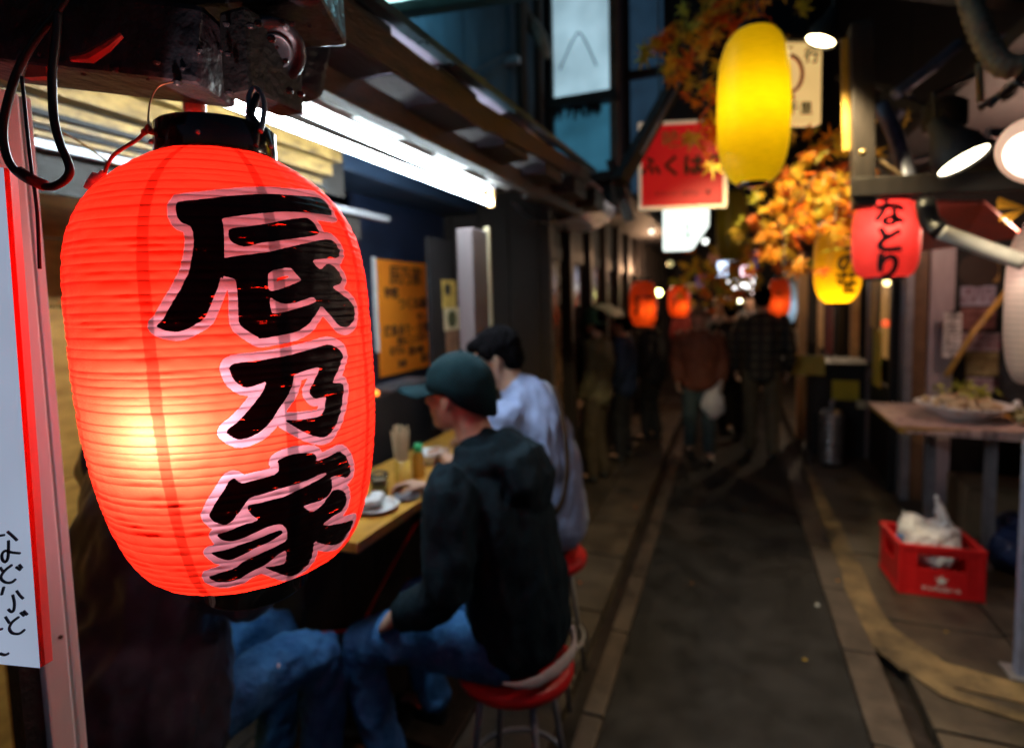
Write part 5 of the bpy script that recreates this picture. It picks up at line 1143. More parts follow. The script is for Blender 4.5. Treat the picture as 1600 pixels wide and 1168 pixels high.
for x in (-.12, .12): MB().tube([o0 + rgt * x + Vector((0, 0, .23)), o0 + rgt * x + Vector((0, 0, .9))], .006, 6).build('hanger', M_rubber, rs)
light('sign_fill', 'POINT', at(1134, 212, 2.85), .3, (1, .75, .4), rs, size=.02)  # warm light and small bulb added beside the sign
MB().ball(at(1134, 212, 2.87), .018, 10, 8).build('bulb', emit('added_warm_bulb', (1, .8, .45), 6), rs, smooth=True)
ws = thing('white_lit_sign', 'bright white lit sign with slanted lower corner and small green vertical lettering', 'sign', at(1074, 356, 4.0))
o1 = at(1074, 356, 4.0); n1 = rgt.cross(upv)
PP = [(-.155, -.155), (.04, -.155), (.155, .01), (.16, .16), (-.155, .16)]
MB().prism([o1 + rgt * x + Vector((0, 0, z)) for x, z in PP], -n1 * .10).build('sign_face', emit('white_sign_face', (.88, 1, .93), 1.5), ws, bevel=.012)
lettering('小\n料\n理', .055, o1 + n1 * .004, rgt, upv, mat('green_ink', (.05, .25, .12), .5), ws, bold=.0)
MB().tube([o1 + Vector((0, 0, .16)), o1 + Vector((0, 0, .5))], .008, 6).build('hanger', M_rubber, ws)
wg = thing('cream_sign', 'cream lit sign with red ring and dark characters behind the big yellow lantern', 'sign', at(1250, 132, 2.95))
o2 = at(1247, 133, 2.95); rg2 = Vector((.90, .42, 0)).normalized(); n2 = rg2.cross(upv)
sq(MB(), o2, rg2, -.13, .13, -.20, .22, -.06, 0).build('sign_face', emit('cream_sign_face', (.85, .55, .20), .85, var=.2), wg, bevel=.008)
MB().tube([o2 + n2 * .004 + rg2 * (-.055 + .075 * math.cos(a)) + Vector((0, 0, .055 + .095 * math.sin(a))) for a in [i * math.pi / 14 for i in range(29)]], .010, 6, cap=False).build('red_ring', mat('ring_red', (.6, .05, .02), .5), wg)
MB().lathe([(.001, 0), (.016, 0), (.016, .004), (.001, .004)], o2 + n2 * .002 + rg2 * -.035 + Vector((0, 0, -.065)), n2, 16).build('red_dot', mat('ring_red', (.6, .05, .02), .5), wg)
MK = mat('olive_black_ink', (.06, .05, .01), .5)
lettering('行', .085, o2 + n2 * .003 + rg2 * .072 + Vector((0, 0, .145)), rg2, upv, MK, wg, bold=.002)
lettering('里', .07, o2 + n2 * .003 + rg2 * .045 + Vector((0, 0, -.125)), rg2, upv, MK, wg, bold=.002)
lettering('千', .07, o2 + n2 * .003 + rg2 * -.03 + Vector((0, 0, -.125)), rg2, upv, MK, wg, bold=.002)
MB().bar(o2 + Vector((0, 0, .24)) - rg2 * .16, o2 + Vector((0, 0, .24)) + rg2 * .3, .03, .03).build('hanger', M_wood_dark, wg)

# ------------------------------------------------------------------ lamps
def spot_lamp(label, px, py, depth, r, d, col, disc, watt, tilt_arm, angle=2.0, shade=M_black, beam=None):
    c = at(px, py, depth); d = Vector(d).normalized(); t = thing('spot_lamp', label, 'lamp', c)
    MB().lathe([(r, 0), (r * 1.03, -.004), (r * .95, -r * .8), (r * .5, -r * 1.6), (r * .35, -r * 2.2), (.001, -r * 2.25)], c, d, 28).build('shade', shade, t, smooth=True)
    MB().lathe([(.001, -.003), (r * .5, -.003), (r * .93, -.008)], c, d, 28).build('lens', emit(label[:14], col, disc), t, smooth=True)
    MB().tube([c - d * r * 2.1, c - d * r * 2.4 + Vector((0, 0, r)), c + Vector(tilt_arm)], .008, 8).build('arm', M_wood_dark, t)
    light('lamp_light', 'SPOT', c + d * .012, watt, col, t, size=r * .6, direction=beam or d, angle=angle, blend=.6)
    return t
spot_lamp('round spotlight with yellowish rim shining down beside the cream sign', 1281, 66, 2.2, .058, (-.38, -.05, -.92), (1, .80, .42), 16, 165, (.05, .1, .3), angle=1.75, beam=(-.10, .35, -1))
spot_lamp('tilted warm oval spotlight on the right above the pink lantern', 1507, 253, 1.9, .082, (.37, -.26, -.80), (1, .86, .58), 12, 46, (.1, .2, .35), angle=2.3)
bl = thing('reflector_lamp', 'large glowing pinkish white reflector lamp at the right edge', 'lamp', at(1600, 240, 1.3))
cb_ = at(1616, 240, 1.3); dd = Vector((-.60, -.55, -.45)).normalized()
MB().lathe([(.0015, .020), (.030, .018), (.050, .012), (.058, .008)], cb_, dd, 32).build('bulb_face', emit('bulb_core', (1, .80, .66), 3.0), bl, smooth=True)
MB().lathe([(.0585, .0078), (.072, .002), (.082, -.008), (.084, -.016), (.060, -.06), (.025, -.09), (.022, -.13), (.001, -.131)], cb_, dd, 32).build('bulb_shell', emit('pinkish_bulb', (.85, .50, .33), .55), bl, smooth=True)
MB().lathe([(.026, -.12), (.028, -.17), (.001, -.172)], cb_, dd, 20).build('socket', M_black, bl, smooth=True)
MB().tube(smooth_path([cb_ - dd * .17, at(1590, 130, 1.4), at(1560, 150, 1.5), at(1550, 165, 1.5), at(1620, 90, 1.5)]), .004, 8).build('cord', M_rubber, bl)
light('lamp_light', 'SPOT', cb_ + dd * .03, 16, (1, .78, .62), bl, size=.05, direction=dd, angle=2.4, blend=.6)

# ------------------------------------------------------------------ right side structure
rb = thing('food_stall', 'timber and pipe framed stall with gutter pipe on the right side of the alley', 'food stall', (1.4, 4, 0))
MB().bar(at(1344, 40, 2.32), at(1349, 325, 2.32), .085, .08).build('timber_post', mat('brown_post', (.016, .010, .008), .55, var=.4, stretch=(3, 3, .5)), rb, bevel=.004)
MB().bar(at(1326, 60, 2.36), at(1329, 235, 2.36), .012, .06).build('lit_batten', mat('yellow_batten', (.35, .2, .03), .5), rb)
MB().bar(at(1330, 294, 2.3), at(1700, 276, 1.9), .05, .075).build('eave_beam', mat('brown_post', (.09, .06, .05)), rb, bevel=.004)
MB().bar(at(1300, -60, 2.6), at(1700, -20, 2.2), .1, .2).build('eave_beam', M_black, rb)
def pipe(pts, r, m, nm='pipe'): MB().tube(smooth_path(pts), r, 12).build(nm, m, rb, smooth=True)
M_pipe = mat('grey_blue_pipe', (.16, .17, .24), .4, metal=.3, var=.4); M_corrd = mat('dusty_duct', (.22, .19, .14), .5, var=.5, scale=18, bump=.5)
pipe([at(1398, 148, 2.6), at(1450, 110, 2.6), at(1500, 68, 2.6)], .025, M_pipe)
pipe([at(1376, 165, 2.45), at(1400, 215, 2.4), at(1420, 285, 2.3)], .032, M_pipe)
pipe([at(1333, 228, 2.35), at(1350, 236, 2.3), at(1432, 292, 2.25)], .011, mat('tan_conduit', (.22, .15, .09), .4, metal=.3), 'conduit')
pts = [at(1510, -20, 1.9), at(1525, 30, 1.85), at(1545, 75, 1.8), at(1572, 105, 1.75), at(1620, 100, 1.7)]
sp = smooth_path(pts, 10); MB().tube(sp, [.034 + .004 * math.sin(i * 2.2) for i in range(len(sp))], 14).build('flexible_duct', M_corrd, rb, smooth=True)
pipe([at(1530, 170, 1.75), at(1570, 145, 1.7), at(1640, 95, 1.65)], .012, M_leather)
pipe([at(1530, 100, 2.0), at(1532, 160, 2.0)], .012, M_corrd)
pipe([at(1446, 318, 2.25), at(1452, 345, 2.2), at(1470, 362, 2.15)], .036, M_rubber, 'pipe_elbow')
pipe([at(1470, 362, 2.15), at(1530, 385, 2.1), at(1600, 410, 2.05)], .030, mat('pale_gutter_pipe', (.38, .35, .33), .4, var=.2))
MB().lathe([(.001, 0), (.07, 0), (.075, .02), (.075, .10), (.05, .12), (.001, .12)], at(1475, 205, 2.2), (0, 0, 1), 24).build('meter_box', M_black, rb, smooth=True)
for px, py in ((1348, 238), (1433, 292)): MB().ball(at(px, py, 2.24), .014, 10, 8).build('clamp', mat('brass', (.5, .35, .15), .35, metal=.6), rb, smooth=True)
MB().bar(at(1070, 105, 2.95), at(968, 285, 2.75), .075, .06).build('brace', M_black, rs)
MB().tube([at(1062, 128, 2.88), at(1003, 240, 2.70)], .008, 8).build('brace_rod', M_steel, rs, smooth=True)
MB().bar(at(955, 250, 2.9), at(985, 345, 2.9), .05, .05).build('brace', M_wood_dark, rs)
rr = random.Random(17)
for i in range(10):
    px = rr.uniform(1380, 1590); py = rr.uniform(0, 240); d = rr.uniform(2.4, 3.2); L = rr.uniform(.2, .6)
    c = at(px, py, d); MB().bar(c, c + Vector((rr.uniform(-1, 1), rr.uniform(-.2, 1), rr.uniform(-.4, .6))).normalized() * L, rr.uniform(.015, .06), rr.uniform(.015, .05)).build('batten', [M_wood_dark, M_black, M_pipe][i % 3], rb)
box('roof_board', (1.0, 2.2, 2.62), (2.6, 6.5, 2.68), M_black, rb)
box('back_wall', (2.55, 1.5, 0), (2.6, 12.5, 2.6), M_black, rb)
box('end_wall', (1.25, 5.42, 0), (2.55, 5.46, 2.6), M_black, rb)
# steel clad columns
box('column', (1.29, 5.20, .014), (1.345, 5.35, 2.35), M_steel, rb, bevel=.005)
box('column', (1.347, 5.22, .014), (1.44, 5.36, 2.35), mat('brown_column', (.16, .08, .04), .5, var=.3), rb)
box('column', (1.442, 5.18, .014), (1.60, 5.34, 2.35), mat('mauve_column', (.36, .29, .33), .4, metal=.0, var=.2, stretch=(2, 2, .3)), rb, bevel=.005)
# posters on the end wall
def poster(px0, py0, px1, py1, m, lab, words=None, wm_=None):
    Yv = 5.41
    a = atY(px0, py1, Yv); b = atY(px1, py0, Yv)
    t = thing('menu_poster', lab, 'poster', a); box('sheet', (a.x, Yv - .006, a.z), (b.x, Yv, b.z), m, t)
    if words: lettering(words, (b.z - a.z) / (len(words.split('\n')) + .5), ((a.x + b.x) / 2, Yv - .009, (a.z + b.z) / 2), (1, 0, 0), (0, 0, 1), wm_ or M_ink, t)
    return t, a, b
t, a, b = poster(1504, 402, 1562, 442, mat('ochre_photo', (.35, .2, .06), .4, var=.5, scale=8), 'ochre food photo poster with dark pan, topmost on the right wall')
MB().lathe([(.001, 0), (.13, 0), (.13, .004), (.001, .004)], ((a.x + b.x) / 2 - .02, 5.402, (a.z + b.z) / 2), (0, -1, 0), 20).build('printed_pan', mat('print_dark', (.04, .02, .015), .5), t)
poster(1500, 446, 1556, 478, mat('lavender_print', (.42, .38, .52), .4), 'lavender text menu below the pan photo', '本日の\nおすすめ', mat('maroon_ink', (.15, .03, .05), .5))
poster(1500, 480, 1556, 515, mat('red_dish_photo', (.28, .05, .03), .4, var=.8, scale=14, second=(.45, .2, .2)), 'dark red dish photo in the middle of the right wall')
poster(1498, 520, 1562, 548, mat('pink_print', (.45, .33, .38), .4, var=.2), 'pale pink text menu in the middle of the right wall', '焼鳥 煮込み\nもつ鍋 刺身', mat('maroon_ink', (.15, .03, .05), .5))
poster(1508, 550, 1560, 586, mat('ramen_photo', (.30, .16, .05), .4, var=.7, scale=12, second=(.5, .4, .2)), 'yellowish noodle bowl photo low on the right wall')
poster(1510, 590, 1552, 612, mat('pink_print2', (.48, .36, .42), .4, var=.2), 'small pinkish label under the noodle photo', '三百円', mat('maroon_ink', (.15, .03, .05), .5))
t = thing('vertical_sign', 'small white vertical sign with dark characters on the right wall beside the steel column', 'sign', at(1486, 523, 4.0))
a = atY(1472, 558, 5.05); b = atY(1502, 488, 5.05)
box('sign_face', (a.x, 5.03, a.z), (b.x, 5.05, b.z), mat('white_sign_board', (.62, .58, .6), .5), t)
lettering('本\n生\nに\nて', .095, ((a.x + b.x) / 2, 5.026, (a.z + b.z) / 2), (1, 0, 0), (0, 0, 1), M_ink, t)
bs = thing('bamboo_pole', 'yellow-brown bamboo pole leaning diagonally across the menu posters', 'pole', at(1480, 585, 3.9))
MB().tube([at(1478, 588, 3.95), at(1520, 520, 3.9), at(1585, 440, 3.85)], .020, 10).build('pole', mat('bamboo', (.42, .24, .06), .4, var=.3), bs, smooth=True)
# red lit awning lining behind the pink lantern
ra = thing('red_awning', 'red lit sloping awning lining right of the pink lantern', 'awning', at(1450, 350, 3.0))
MB().prism([at(1425, 318, 2.9), at(1540, 318, 3.0), at(1600, 370, 3.2), at(1500, 385, 3.8), at(1425, 395, 3.9)], Vector((0, .02, .02))).build('awning_sheet', mat('red_vinyl', (.6, .10, .07), .4, var=.2), ra)
light('awning_fill', 'POINT', at(1440, 335, 2.8), 1.0, (1, .5, .4), ra, size=.05)  # light added to brighten the awning lining, no lamp stands here
ol = thing('orange_tassel', 'bright orange paper decoration at the right edge under the beam', 'decoration', at(1590, 325, 2.0))
for k, (dx, dy) in enumerate(((-1, .1), (-.9, -.35), (-.7, -.5), (-1.0, .3))):
    c = at(1605, 325, 2.0); MB().prism([c, c + R_ * dx * .10 + U_ * (dy * .1 + .01), c + R_ * dx * .11 + U_ * (dy * .1 - .012)], F_ * .002).build('streamer', mat('orange_paper', (.8, .35, .03), .5, var=.2), ol)
# post at the right edge
rp = thing('steel_post', 'bluish white steel post standing at the right edge of the picture', 'post', (1.18, 2.95, 0))
MB().bar((1.195, 2.95, .013), (1.195, 2.95, 1.05), .05, .05).build('post', mat('blue_white_steel', (.30, .33, .5), .35, metal=.2), rp, bevel=.006)
MB().bar((1.195, 2.95, .0125), (1.195, 2.95, .022), .12, .12).build('base_plate', M_steel, rp)

# display table
tb = thing('display_table', 'wooden display table covered with newspaper outside the right stall', 'table', (1.3, 4.3, 0))
MB().box((.955, 3.93, .845), (2.25, 4.75, .880)).build('table_top', M_counter, tb, bevel=.004)
MB().box((.948, 3.90, .8445), (2.26, 3.925, .885)).build('front_edge', mat('ochre_edge', (.5, .26, .05), .45, var=.2), tb, bevel=.002)
for x, y in ((1.45, 4.05), (1.28, 4.5), (2.15, 4.05), (2.15, 4.6)): MB().bar((x, y, .013), (x, y, .844), .05, .05).build('leg', M_steel, tb)
nw = thing('newspaper', 'pinkish newspaper sheet spread on the left end of the display table', 'newspaper', (1.2, 4.3, .882))
def news_mat():
    m = mat('newsprint', (.55, .36, .32), .7, var=.15, scale=6)
    nt = m.node_tree; n = nt.nodes; l = nt.links
    w = n.new('ShaderNodeTexBrick'); w.inputs['Scale'].default_value = 12; w.inputs['Color1'].default_value = (.22, .15, .15, 1); w.inputs['Color2'].default_value = (.6, .42, .38, 1); w.inputs['Mortar'].default_value = (.6, .42, .38, 1); w.inputs['Mortar Size'].default_value = .03
    l.new(n['Texture Coordinate'].outputs['Object'], w.inputs['Vector']); l.new(w.outputs['Color'], n['Principled BSDF'].inputs['Base Color']); return m
MB().box((.94, 3.915, .886), (1.62, 4.70, .889)).build('sheet', news_mat(), nw)
MB().prism([(.94, 3.915, .8865), (1.62, 3.893, .8865), (1.62, 3.893, .83), (1.0, 3.893, .85)], (0, -.003, 0)).build('overhang', news_mat(), nw)
bo = thing('salad_bowl', 'wide white bowl heaped with pale food and green sprigs on the table', 'bowl', (1.4, 4.2, .89))
bc = Vector((1.36, 4.22, .890))
MB().lathe([(.001, .001), (.11, .001), (.12, .012), (.24, .085), (.25, .095), (.235, .095), (.12, .03), (.001, .025)], bc, (0, 0, 1), 36).build('bowl', M_white, bo, smooth=True)
q = MB(); rr = random.Random(21)
for i in range(60):
    a = rr.uniform(0, 6.28); r_ = rr.uniform(0, .20); q.ball(bc + Vector((r_ * math.cos(a), r_ * math.sin(a), .085 + .05 * (1 - r_ / .2) + rr.uniform(-.01, .015))), rr.uniform(.015, .03), 8, 6)
o = q.build('food_heap', mat('pale_food', (.75, .52, .28), .55, var=.3, scale=30, second=(.75, .6, .4)), bo, smooth=True); o['kind'] = 'stuff'
q = MB()
for i in range(80):
    a = rr.uniform(0, 6.28); r_ = rr.uniform(0, .20); c = bc + Vector((r_ * math.cos(a), r_ * math.sin(a), .12 + rr.uniform(0, .05) + .05 * (1 - r_ / .2)))
    v = Vector((rr.uniform(-1, 1), rr.uniform(-1, 1), rr.uniform(.1, 1))).normalized() * .05; w_ = v.orthogonal().normalized() * .012
    q.add([c, c + v * .5 + w_, c + v, c + v * .5 - w_], [(0, 1, 2, 3)])
o = q.build('green_sprigs', mat('sprig_green', (.20, .30, .03), .5, var=.5, second=(.5, .45, .06)), bo); o['kind'] = 'stuff'
vg = thing('vegetable_pile', 'heap of green and cream vegetables at the right end of the table', 'vegetables', (1.8, 4.1, .89))
q = MB()
for i in range(46): q.ball((1.74 + rr.uniform(-.16, .3), 4.05 + rr.uniform(-.08, .25), .90 + rr.uniform(.0, .07)), (rr.uniform(.015, .04), rr.uniform(.015, .03), rr.uniform(.012, .025)), 8, 6)
o = q.build('vegetables', mat('veg_green', (.22, .30, .05), .5, var=.6, scale=12, second=(.65, .6, .35)), vg, smooth=True); o['kind'] = 'stuff'
tc_ = thing('teal_cup', 'teal plastic cup behind the vegetables at the right edge', 'cup', (1.72, 4.35, .89))
MB().lathe([(.001, .001), (.04, .001), (.05, .12), (.047, .12), (.038, .01), (.001, .008)], (1.86, 4.30, .890), (0, 0, 1), 24).build('cup', mat('teal_plastic', (.02, .30, .34), .3), tc_, smooth=True)
MB().lathe([(.042, .125), (.051, .125), (.051, .13), (.001, .132)], (1.86, 4.30, .890), (0, 0, 1), 24).build('lid', M_white, tc_, smooth=True)
sh_ = thing('white_shaker', 'small white shaker standing between bowl and vegetables', 'shaker', (1.60, 4.35, .89))
MB().lathe([(.001, .001), (.022, .001), (.022, .09), (.012, .11), (.001, .115)], (1.66, 4.30, .890), (0, 0, 1), 16).build('shaker_body', M_white, sh_, smooth=True)
light('table_fill', 'POINT', (1.6, 4.05, 2.1), 26.0, (1, .62, .45), rb, size=.08)  # warm light and bulb added above the table, out of view
MB().ball((1.7, 4.2, 2.22), .035, 12, 8).build('bulb', emit('added_stall_bulb', (1, .75, .55), 5), rb, smooth=True)

# beer crate with bag
cr = thing('bottle_crate', 'red plastic bottle crate with white star and lettering, on the slabs at right', 'crate', (1.08, 3.72, .013))
ang = math.radians(2.5); ca, sa = math.cos(ang), math.sin(ang); O = Vector((.886, 3.565, .014))
RX = Vector((ca, sa, 0)); RY = Vector((-sa * .5 - .045, 1, 0)).normalized(); W, Dp, Hh = .395, .32, .285
def cb3(x0, x1, y0, y1, z0, z1, nm='crate_wall', m=M_red, bev=.004):
    b = MB(); vs = [O + RX * x + RY * y + Vector((0, 0, z)) for z in (z0, z1) for x, y in ((x0, y0), (x1, y0), (x1, y1), (x0, y1))]
    b.add(vs, [(0,3,2,1),(4,5,6,7),(0,1,5,4),(1,2,6,5),(2,3,7,6),(3,0,4,7)]); return b.build(nm, m, cr, bevel=bev)
cb3(0, W, 0, Dp, 0, .012, 'crate_floor')
for (xa, xb, ya, yb, face) in ((0, W, 0, .010, 'x'), (0, W, Dp - .010, Dp, 'x')):
    cb3(xa, xb, ya, yb, .0121, .155); cb3(xa, xa + .085, ya, yb, .1551, .232); cb3(xb - .085, xb, ya, yb, .1551, .232); cb3(xa, xb, ya, yb, .2321, Hh - .03)
for (xa, xb) in ((0, .010), (W - .010, W)):
    cb3(xa, xb, .0101, Dp - .0101, .0121, .155); cb3(xa, xb, .0101, .085, .1551, .232); cb3(xa, xb, Dp - .085, Dp - .0101, .1551, .232); cb3(xa, xb, .0101, Dp - .0101, .2321, Hh - .03)
for a4 in ((-.006, W + .006, -.006, .018), (-.006, W + .006, Dp - .018, Dp + .006), (-.006, .018, .0181, Dp - .0181), (W - .018, W + .006, .0181, Dp - .0181)): cb3(*a4, Hh - .029, Hh, 'rim')
for a4 in ((-.005, W + .005, -.005, .012), (-.005, .012, .0121, Dp)): cb3(*a4, .0005, .022, 'base_rim')
for x in (0.0, W - .022): cb3(x - .003, x + .024, -.0065, .003, .023, Hh - .031, 'corner_rib')
for x in (.075, W - .085): cb3(x, x + .010, -.0045, .003, .023, Hh - .031, 'rib', bev=.001)
fo = O - RY * .003
nf = -RY
star = []
for k in range(10):
    a = math.pi / 2 + k * math.pi / 5; r_ = .030 if k % 2 == 0 else .0125
    star.append(fo + RX * (W * .5 + r_ * math.cos(a)) + Vector((0, 0, .098 + r_ * math.sin(a))))
MB().prism(star, nf * .004).build('star_emblem', M_white, cr)
lettering('サッポロビール', .026, fo + nf * .003 + RX * W * .5 + Vector((0, 0, .048)), RX, (0, 0, 1), M_white, cr, bold=.0006)
bc_ = O + RX * .17 + RY * .15 + Vector((0, 0, .275))
q = MB(); rr = random.Random(5)
for dx, dy, dz, rx, ry, rz in ((0, 0, 0, .135, .12, .09), (-.06, 0, .03, .08, .09, .09), (.08, 0, .0, .09, .11, .10), (.02, -.02, -.05, .15, .12, .10)): q.ball(bc_ + RX * dx + RY * dy + Vector((0, 0, dz)), (rx, ry, rz), 18, 12)
loft(q, [bc_ + RX * -.09, bc_ + RX * -.115 + Vector((0, 0, .08)), bc_ + RX * -.105 + Vector((0, 0, .14)), bc_ + RX * -.07 + Vector((0, 0, .10)), bc_ + RX * -.03 + Vector((0, 0, .07))], [(.05, .03), (.022, .018), (.018, .012), (.02, .012), (.03, .03)])
loft(q, [bc_ + RX * .08, bc_ + RX * .085 + Vector((0, 0, .10)), bc_ + RX * .06 + Vector((0, 0, .19)), bc_ + RX * .045 + Vector((0, 0, .25))], [(.07, .05), (.055, .03), (.03, .014), (.012, .006)])
pb = thing('plastic_bag', 'crumpled white plastic shopping bag with two handles stuffed in the red crate', 'bag', bc_)
fuse(q, 'bag_body', .007, M_bag, pb, Matrix.Identity(4), smooth=2, folds=.06, fscale=.06)
MB().ball(bc_ + RX * -.135 + RY * -.03 + Vector((0, 0, -.0)), (.02, .02, .012), 8, 6).build('blue_print', mat('blue_print', (.03, .2, .5), .4), pb)

# sacks behind the crate, keg, stand with notes
sk2 = thing('blue_sack', 'dark blue tarpaulin sack slumped under the display table', 'sack', (1.55, 4.0, 0))
q = MB()
for dx, dy, dz, r_ in ((0, 0, .14, .15), (.16, .1, .12, .14), (.05, .15, .20, .13)): q.ball((1.58 + dx, 4.05 + dy, dz), (r_, r_, r_ * .9), 18, 12)
fuse(q, 'sack_body', .012, mat('dark_blue_tarp', (.015, .03, .10), .4, var=.3), sk2, Matrix.Identity(4), smooth=2, folds=.05, fscale=.08)
sk3 = thing('grey_bundle', 'pale grey bundle beside the blue sack at the right edge', 'bundle', (1.5, 3.6, 0))
q = MB()
for dx, dy, dz, r_ in ((0, 0, .12, .12), (.05, .05, .26, .12), (-.04, .0, .09, .09)): q.ball((1.58 + dx, 3.62 + dy, dz), (r_ * .8, r_, r_), 18, 12)
fuse(q, 'bundle_body', .012, mat('grey_cloth', (.20, .19, .24), .7, var=.2), sk3, Matrix.Identity(4), smooth=2, folds=.05, fscale=.08)
sk4 = thing('cardboard_box', 'brown cardboard box under the display table behind the crate', 'box', (1.3, 4.3, 0))
box('box_body', (1.50, 4.55, .013), (2.0, 4.9, .36), mat('cardboard', (.22, .14, .08), .7, var=.2), sk4, bevel=.004)
box('flap', (1.50, 4.50, .361), (2.0, 4.70, .366), mat('cardboard', (.22, .14, .08)), sk4)
kg = thing('beer_keg', 'ribbed steel beer keg standing by the right shops', 'keg', (.93, 6.1, 0))
pr = [(.001, .0), (.09, .0)]
for i in range(8): pr += [(.098, .03 + i * .062), (.112, .045 + i * .062), (.098, .062 + i * .062)]
pr += [(.08, .54), (.001, .545)]
MB().lathe(pr, (.93, 6.1, .014), (0, 0, 1), 28).build('keg_body', mat('keg_steel', (.34, .33, .36), .28, metal=.8, var=.2), kg, smooth=True)
MB().tube([(.93, 6.1, .555), (.93, 6.1, .64), (.96, 6.1, .65)], .02, 10).build('tap_head', M_steel, kg, smooth=True)
sd_ = thing('shop_stand', 'dark shop stand with yellow paper notes behind the keg', 'stand', (1.0, 6.6, 0))
box('stand_body', (.80, 6.45, .013), (1.30, 6.9, .95), M_black, sd_, bevel=.005)
box('stand_top', (.55, 6.35, .955), (1.32, 6.95, .985), M_wood_dark, sd_)
M_note = mat('yellow_note', (.55, .42, .03), .6, var=.15)
box('note', (.98, 6.43, .60), (1.22, 6.445, .80), M_note, sd_); box('note', (.56, 6.33, .86), (.90, 6.345, 1.06), mat('olive_note', (.30, .24, .04), .6, var=.2), sd_)
box('note', (1.2, 6.43, .52), (1.32, 6.445, .60), M_cream, sd_)
# lit shop interior and posts behind, right
rsft = thing('lit_shop', 'warm lit shop front with pale posts and hanging cloths beyond the amber lantern', 'shop front', (1.3, 7, 0))
M_warm = emit('glowing_interior', (.42, .24, .07), .22, var=.8, scale=3)  # glow put into the wall colour for the lit interior
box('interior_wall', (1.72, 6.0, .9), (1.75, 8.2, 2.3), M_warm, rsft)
y = 5.55
for i in range(9):
    box('post', (1.28, y, .013), (1.36, y + .08, 2.4), [M_wood_dark, M_post, mat('tan_post', (.36, .22, .12), .5, var=.3)][i % 3], rsft); 
    box('lower_board', (1.30, y + .082, .013), (1.33, y + .84, .85), M_wood_dark, rsft); box('head_board', (1.29, y + .082, 2.05), (1.34, y + .84, 2.4), M_wood_dark, rsft)
    y += .842
box('hanging_cloth', (1.27, 5.9, 1.35), (1.28, 6.25, 1.95), mat('ochre_cloth', (.5, .30, .05), .7, var=.2), rsft)
box('hanging_cloth', (1.22, 5.62, .85), (1.23, 5.9, 1.35), mat('yellow_cloth', (.6, .45, .03), .7, var=.2), rsft)
box('hanging_cloth', (1.05, 7.0, 1.0), (1.06, 7.35, 1.6), mat('dark_red_cloth', (.22, .02, .02), .7, var=.2), rsft)
box('roof', (1.0, 6.2, 2.5), (2.6, 12.8, 2.56), M_black, rsft)
light('shop_fill', 'POINT', (1.5, 6.6, 1.95), 8.0, (1, .68, .3), rsft, size=.06)  # warm fills added to light the shop and the far crowd
light('shop_fill', 'POINT', (1.1, 8.6, 2.05), 45.0, (1, .72, .45), rsft, size=.06)
pp_ = thing('pale_post', 'pale orange lit post in the distance right of the small red lantern', 'post', (.75, 7.2, 0))
box('post', (.74, 7.2, .013), (.84, 7.3, 2.1), mat('peach_post', (.62, .40, .26), .5, var=.1), pp_)
box('grey_box', (.60, 7.15, 1.55), (.73, 7.22, 2.0), mat('pale_grey', (.4, .38, .42), .5), pp_)
tg = thing('white_towel', 'white towel hanging by the stand near the tall walking man', 'towel', (.6, 6.3, 1.3))
q = MB(); 
loft(q, [(.60, 6.28, 1.32), (.60, 6.28, 1.18), (.585, 6.28, 1.05), (.57, 6.28, .99)], [(.05, .03), (.06, .03), (.045, .02), (.015, .01)], side=(1, 0, 0)); fuse(q, 'towel_cloth', .012, M_white, tg, Matrix.Identity(4), smooth=1)
# warm fill lights added before the left shops to light the crowd
light('shop_fill', 'POINT', (-1.05, 5.4, 2.1), 1.4, (1, .55, .3), sf, size=.05)
light('shop_fill', 'POINT', (-1.0, 8.0, 2.1), 34.0, (1, .55, .3), sf, size=.05)
lt = thing('litter', 'tiny crumpled white paper scrap on the road', 'litter', (.44, 3.4, 0))
c = at(1281, 943, 2.95); q = MB(); q.ball((c.x, 3.3, .006), (.012, .010, .006), 8, 6); q.build('scrap', M_white, lt)

# ------------------------------------------------------------------ maple leaf garlands
def leaf_mesh(seed, m):
    r3 = random.Random(seed); vs = [(0, 0, 0)]; tips = 7
    for k in range(tips):
        a = math.radians(-126 + 252 * k / (tips - 1)); L = (.55, .8, .95, 1.0, .95, .8, .55)[k]
        z = .18 * r3.uniform(-1, 1)
        vs.append((L * math.sin(a), L * math.cos(a), z - .15 * L))
        if k < tips - 1:
            a2 = math.radians(-126 + 252 * (k + .5) / (tips - 1)); vs.append((.36 * math.sin(a2), .36 * math.cos(a2), .03))
    n = len(vs) - 1; fs = []
    for k in range(1, n): fs.append((0, k, k + 1))
    vs += [(-.02, 0, 0), (.02, 0, 0), (.015, -.55, -.05), (-.015, -.55, -.05)]; fs.append((n + 1, n + 2, n + 3, n + 4))
    me = bpy.data.meshes.new('leaf'); me.from_pydata(vs, [], fs); me.materials.append(m); return me
def leafmat(name, c, c2):
    m = mat(name, c, .45, var=.3, scale=3, second=c2)
    nt = m.node_tree; n = nt.nodes; l = nt.links; p = n['Principled BSDF']; out = n['Material Output']
    tr = n.new('ShaderNodeBsdfTranslucent'); l.new(n['Color Ramp'].outputs[0], tr.inputs[0]); mx = n.new('ShaderNodeMixShader'); mx.inputs[0].default_value = .45
    l.new(p.outputs[0], mx.inputs[1]); l.new(tr.outputs[0], mx.inputs[2]); l.new(mx.outputs[0], out.inputs[0]); return m
LM = [leafmat('leaf_orange', (.80, .22, .015), (.9, .42, .03)), leafmat('leaf_redorange', (.70, .10, .012), (.85, .22, .02)), leafmat('leaf_gold', (.70, .42, .03), (.85, .55, .05)), leafmat('leaf_green', (.35, .36, .03), (.6, .5, .05))]
leaves = [[leaf_mesh(k * 10 + j, LM[k]) for j in range(3)] for k in range(4)]
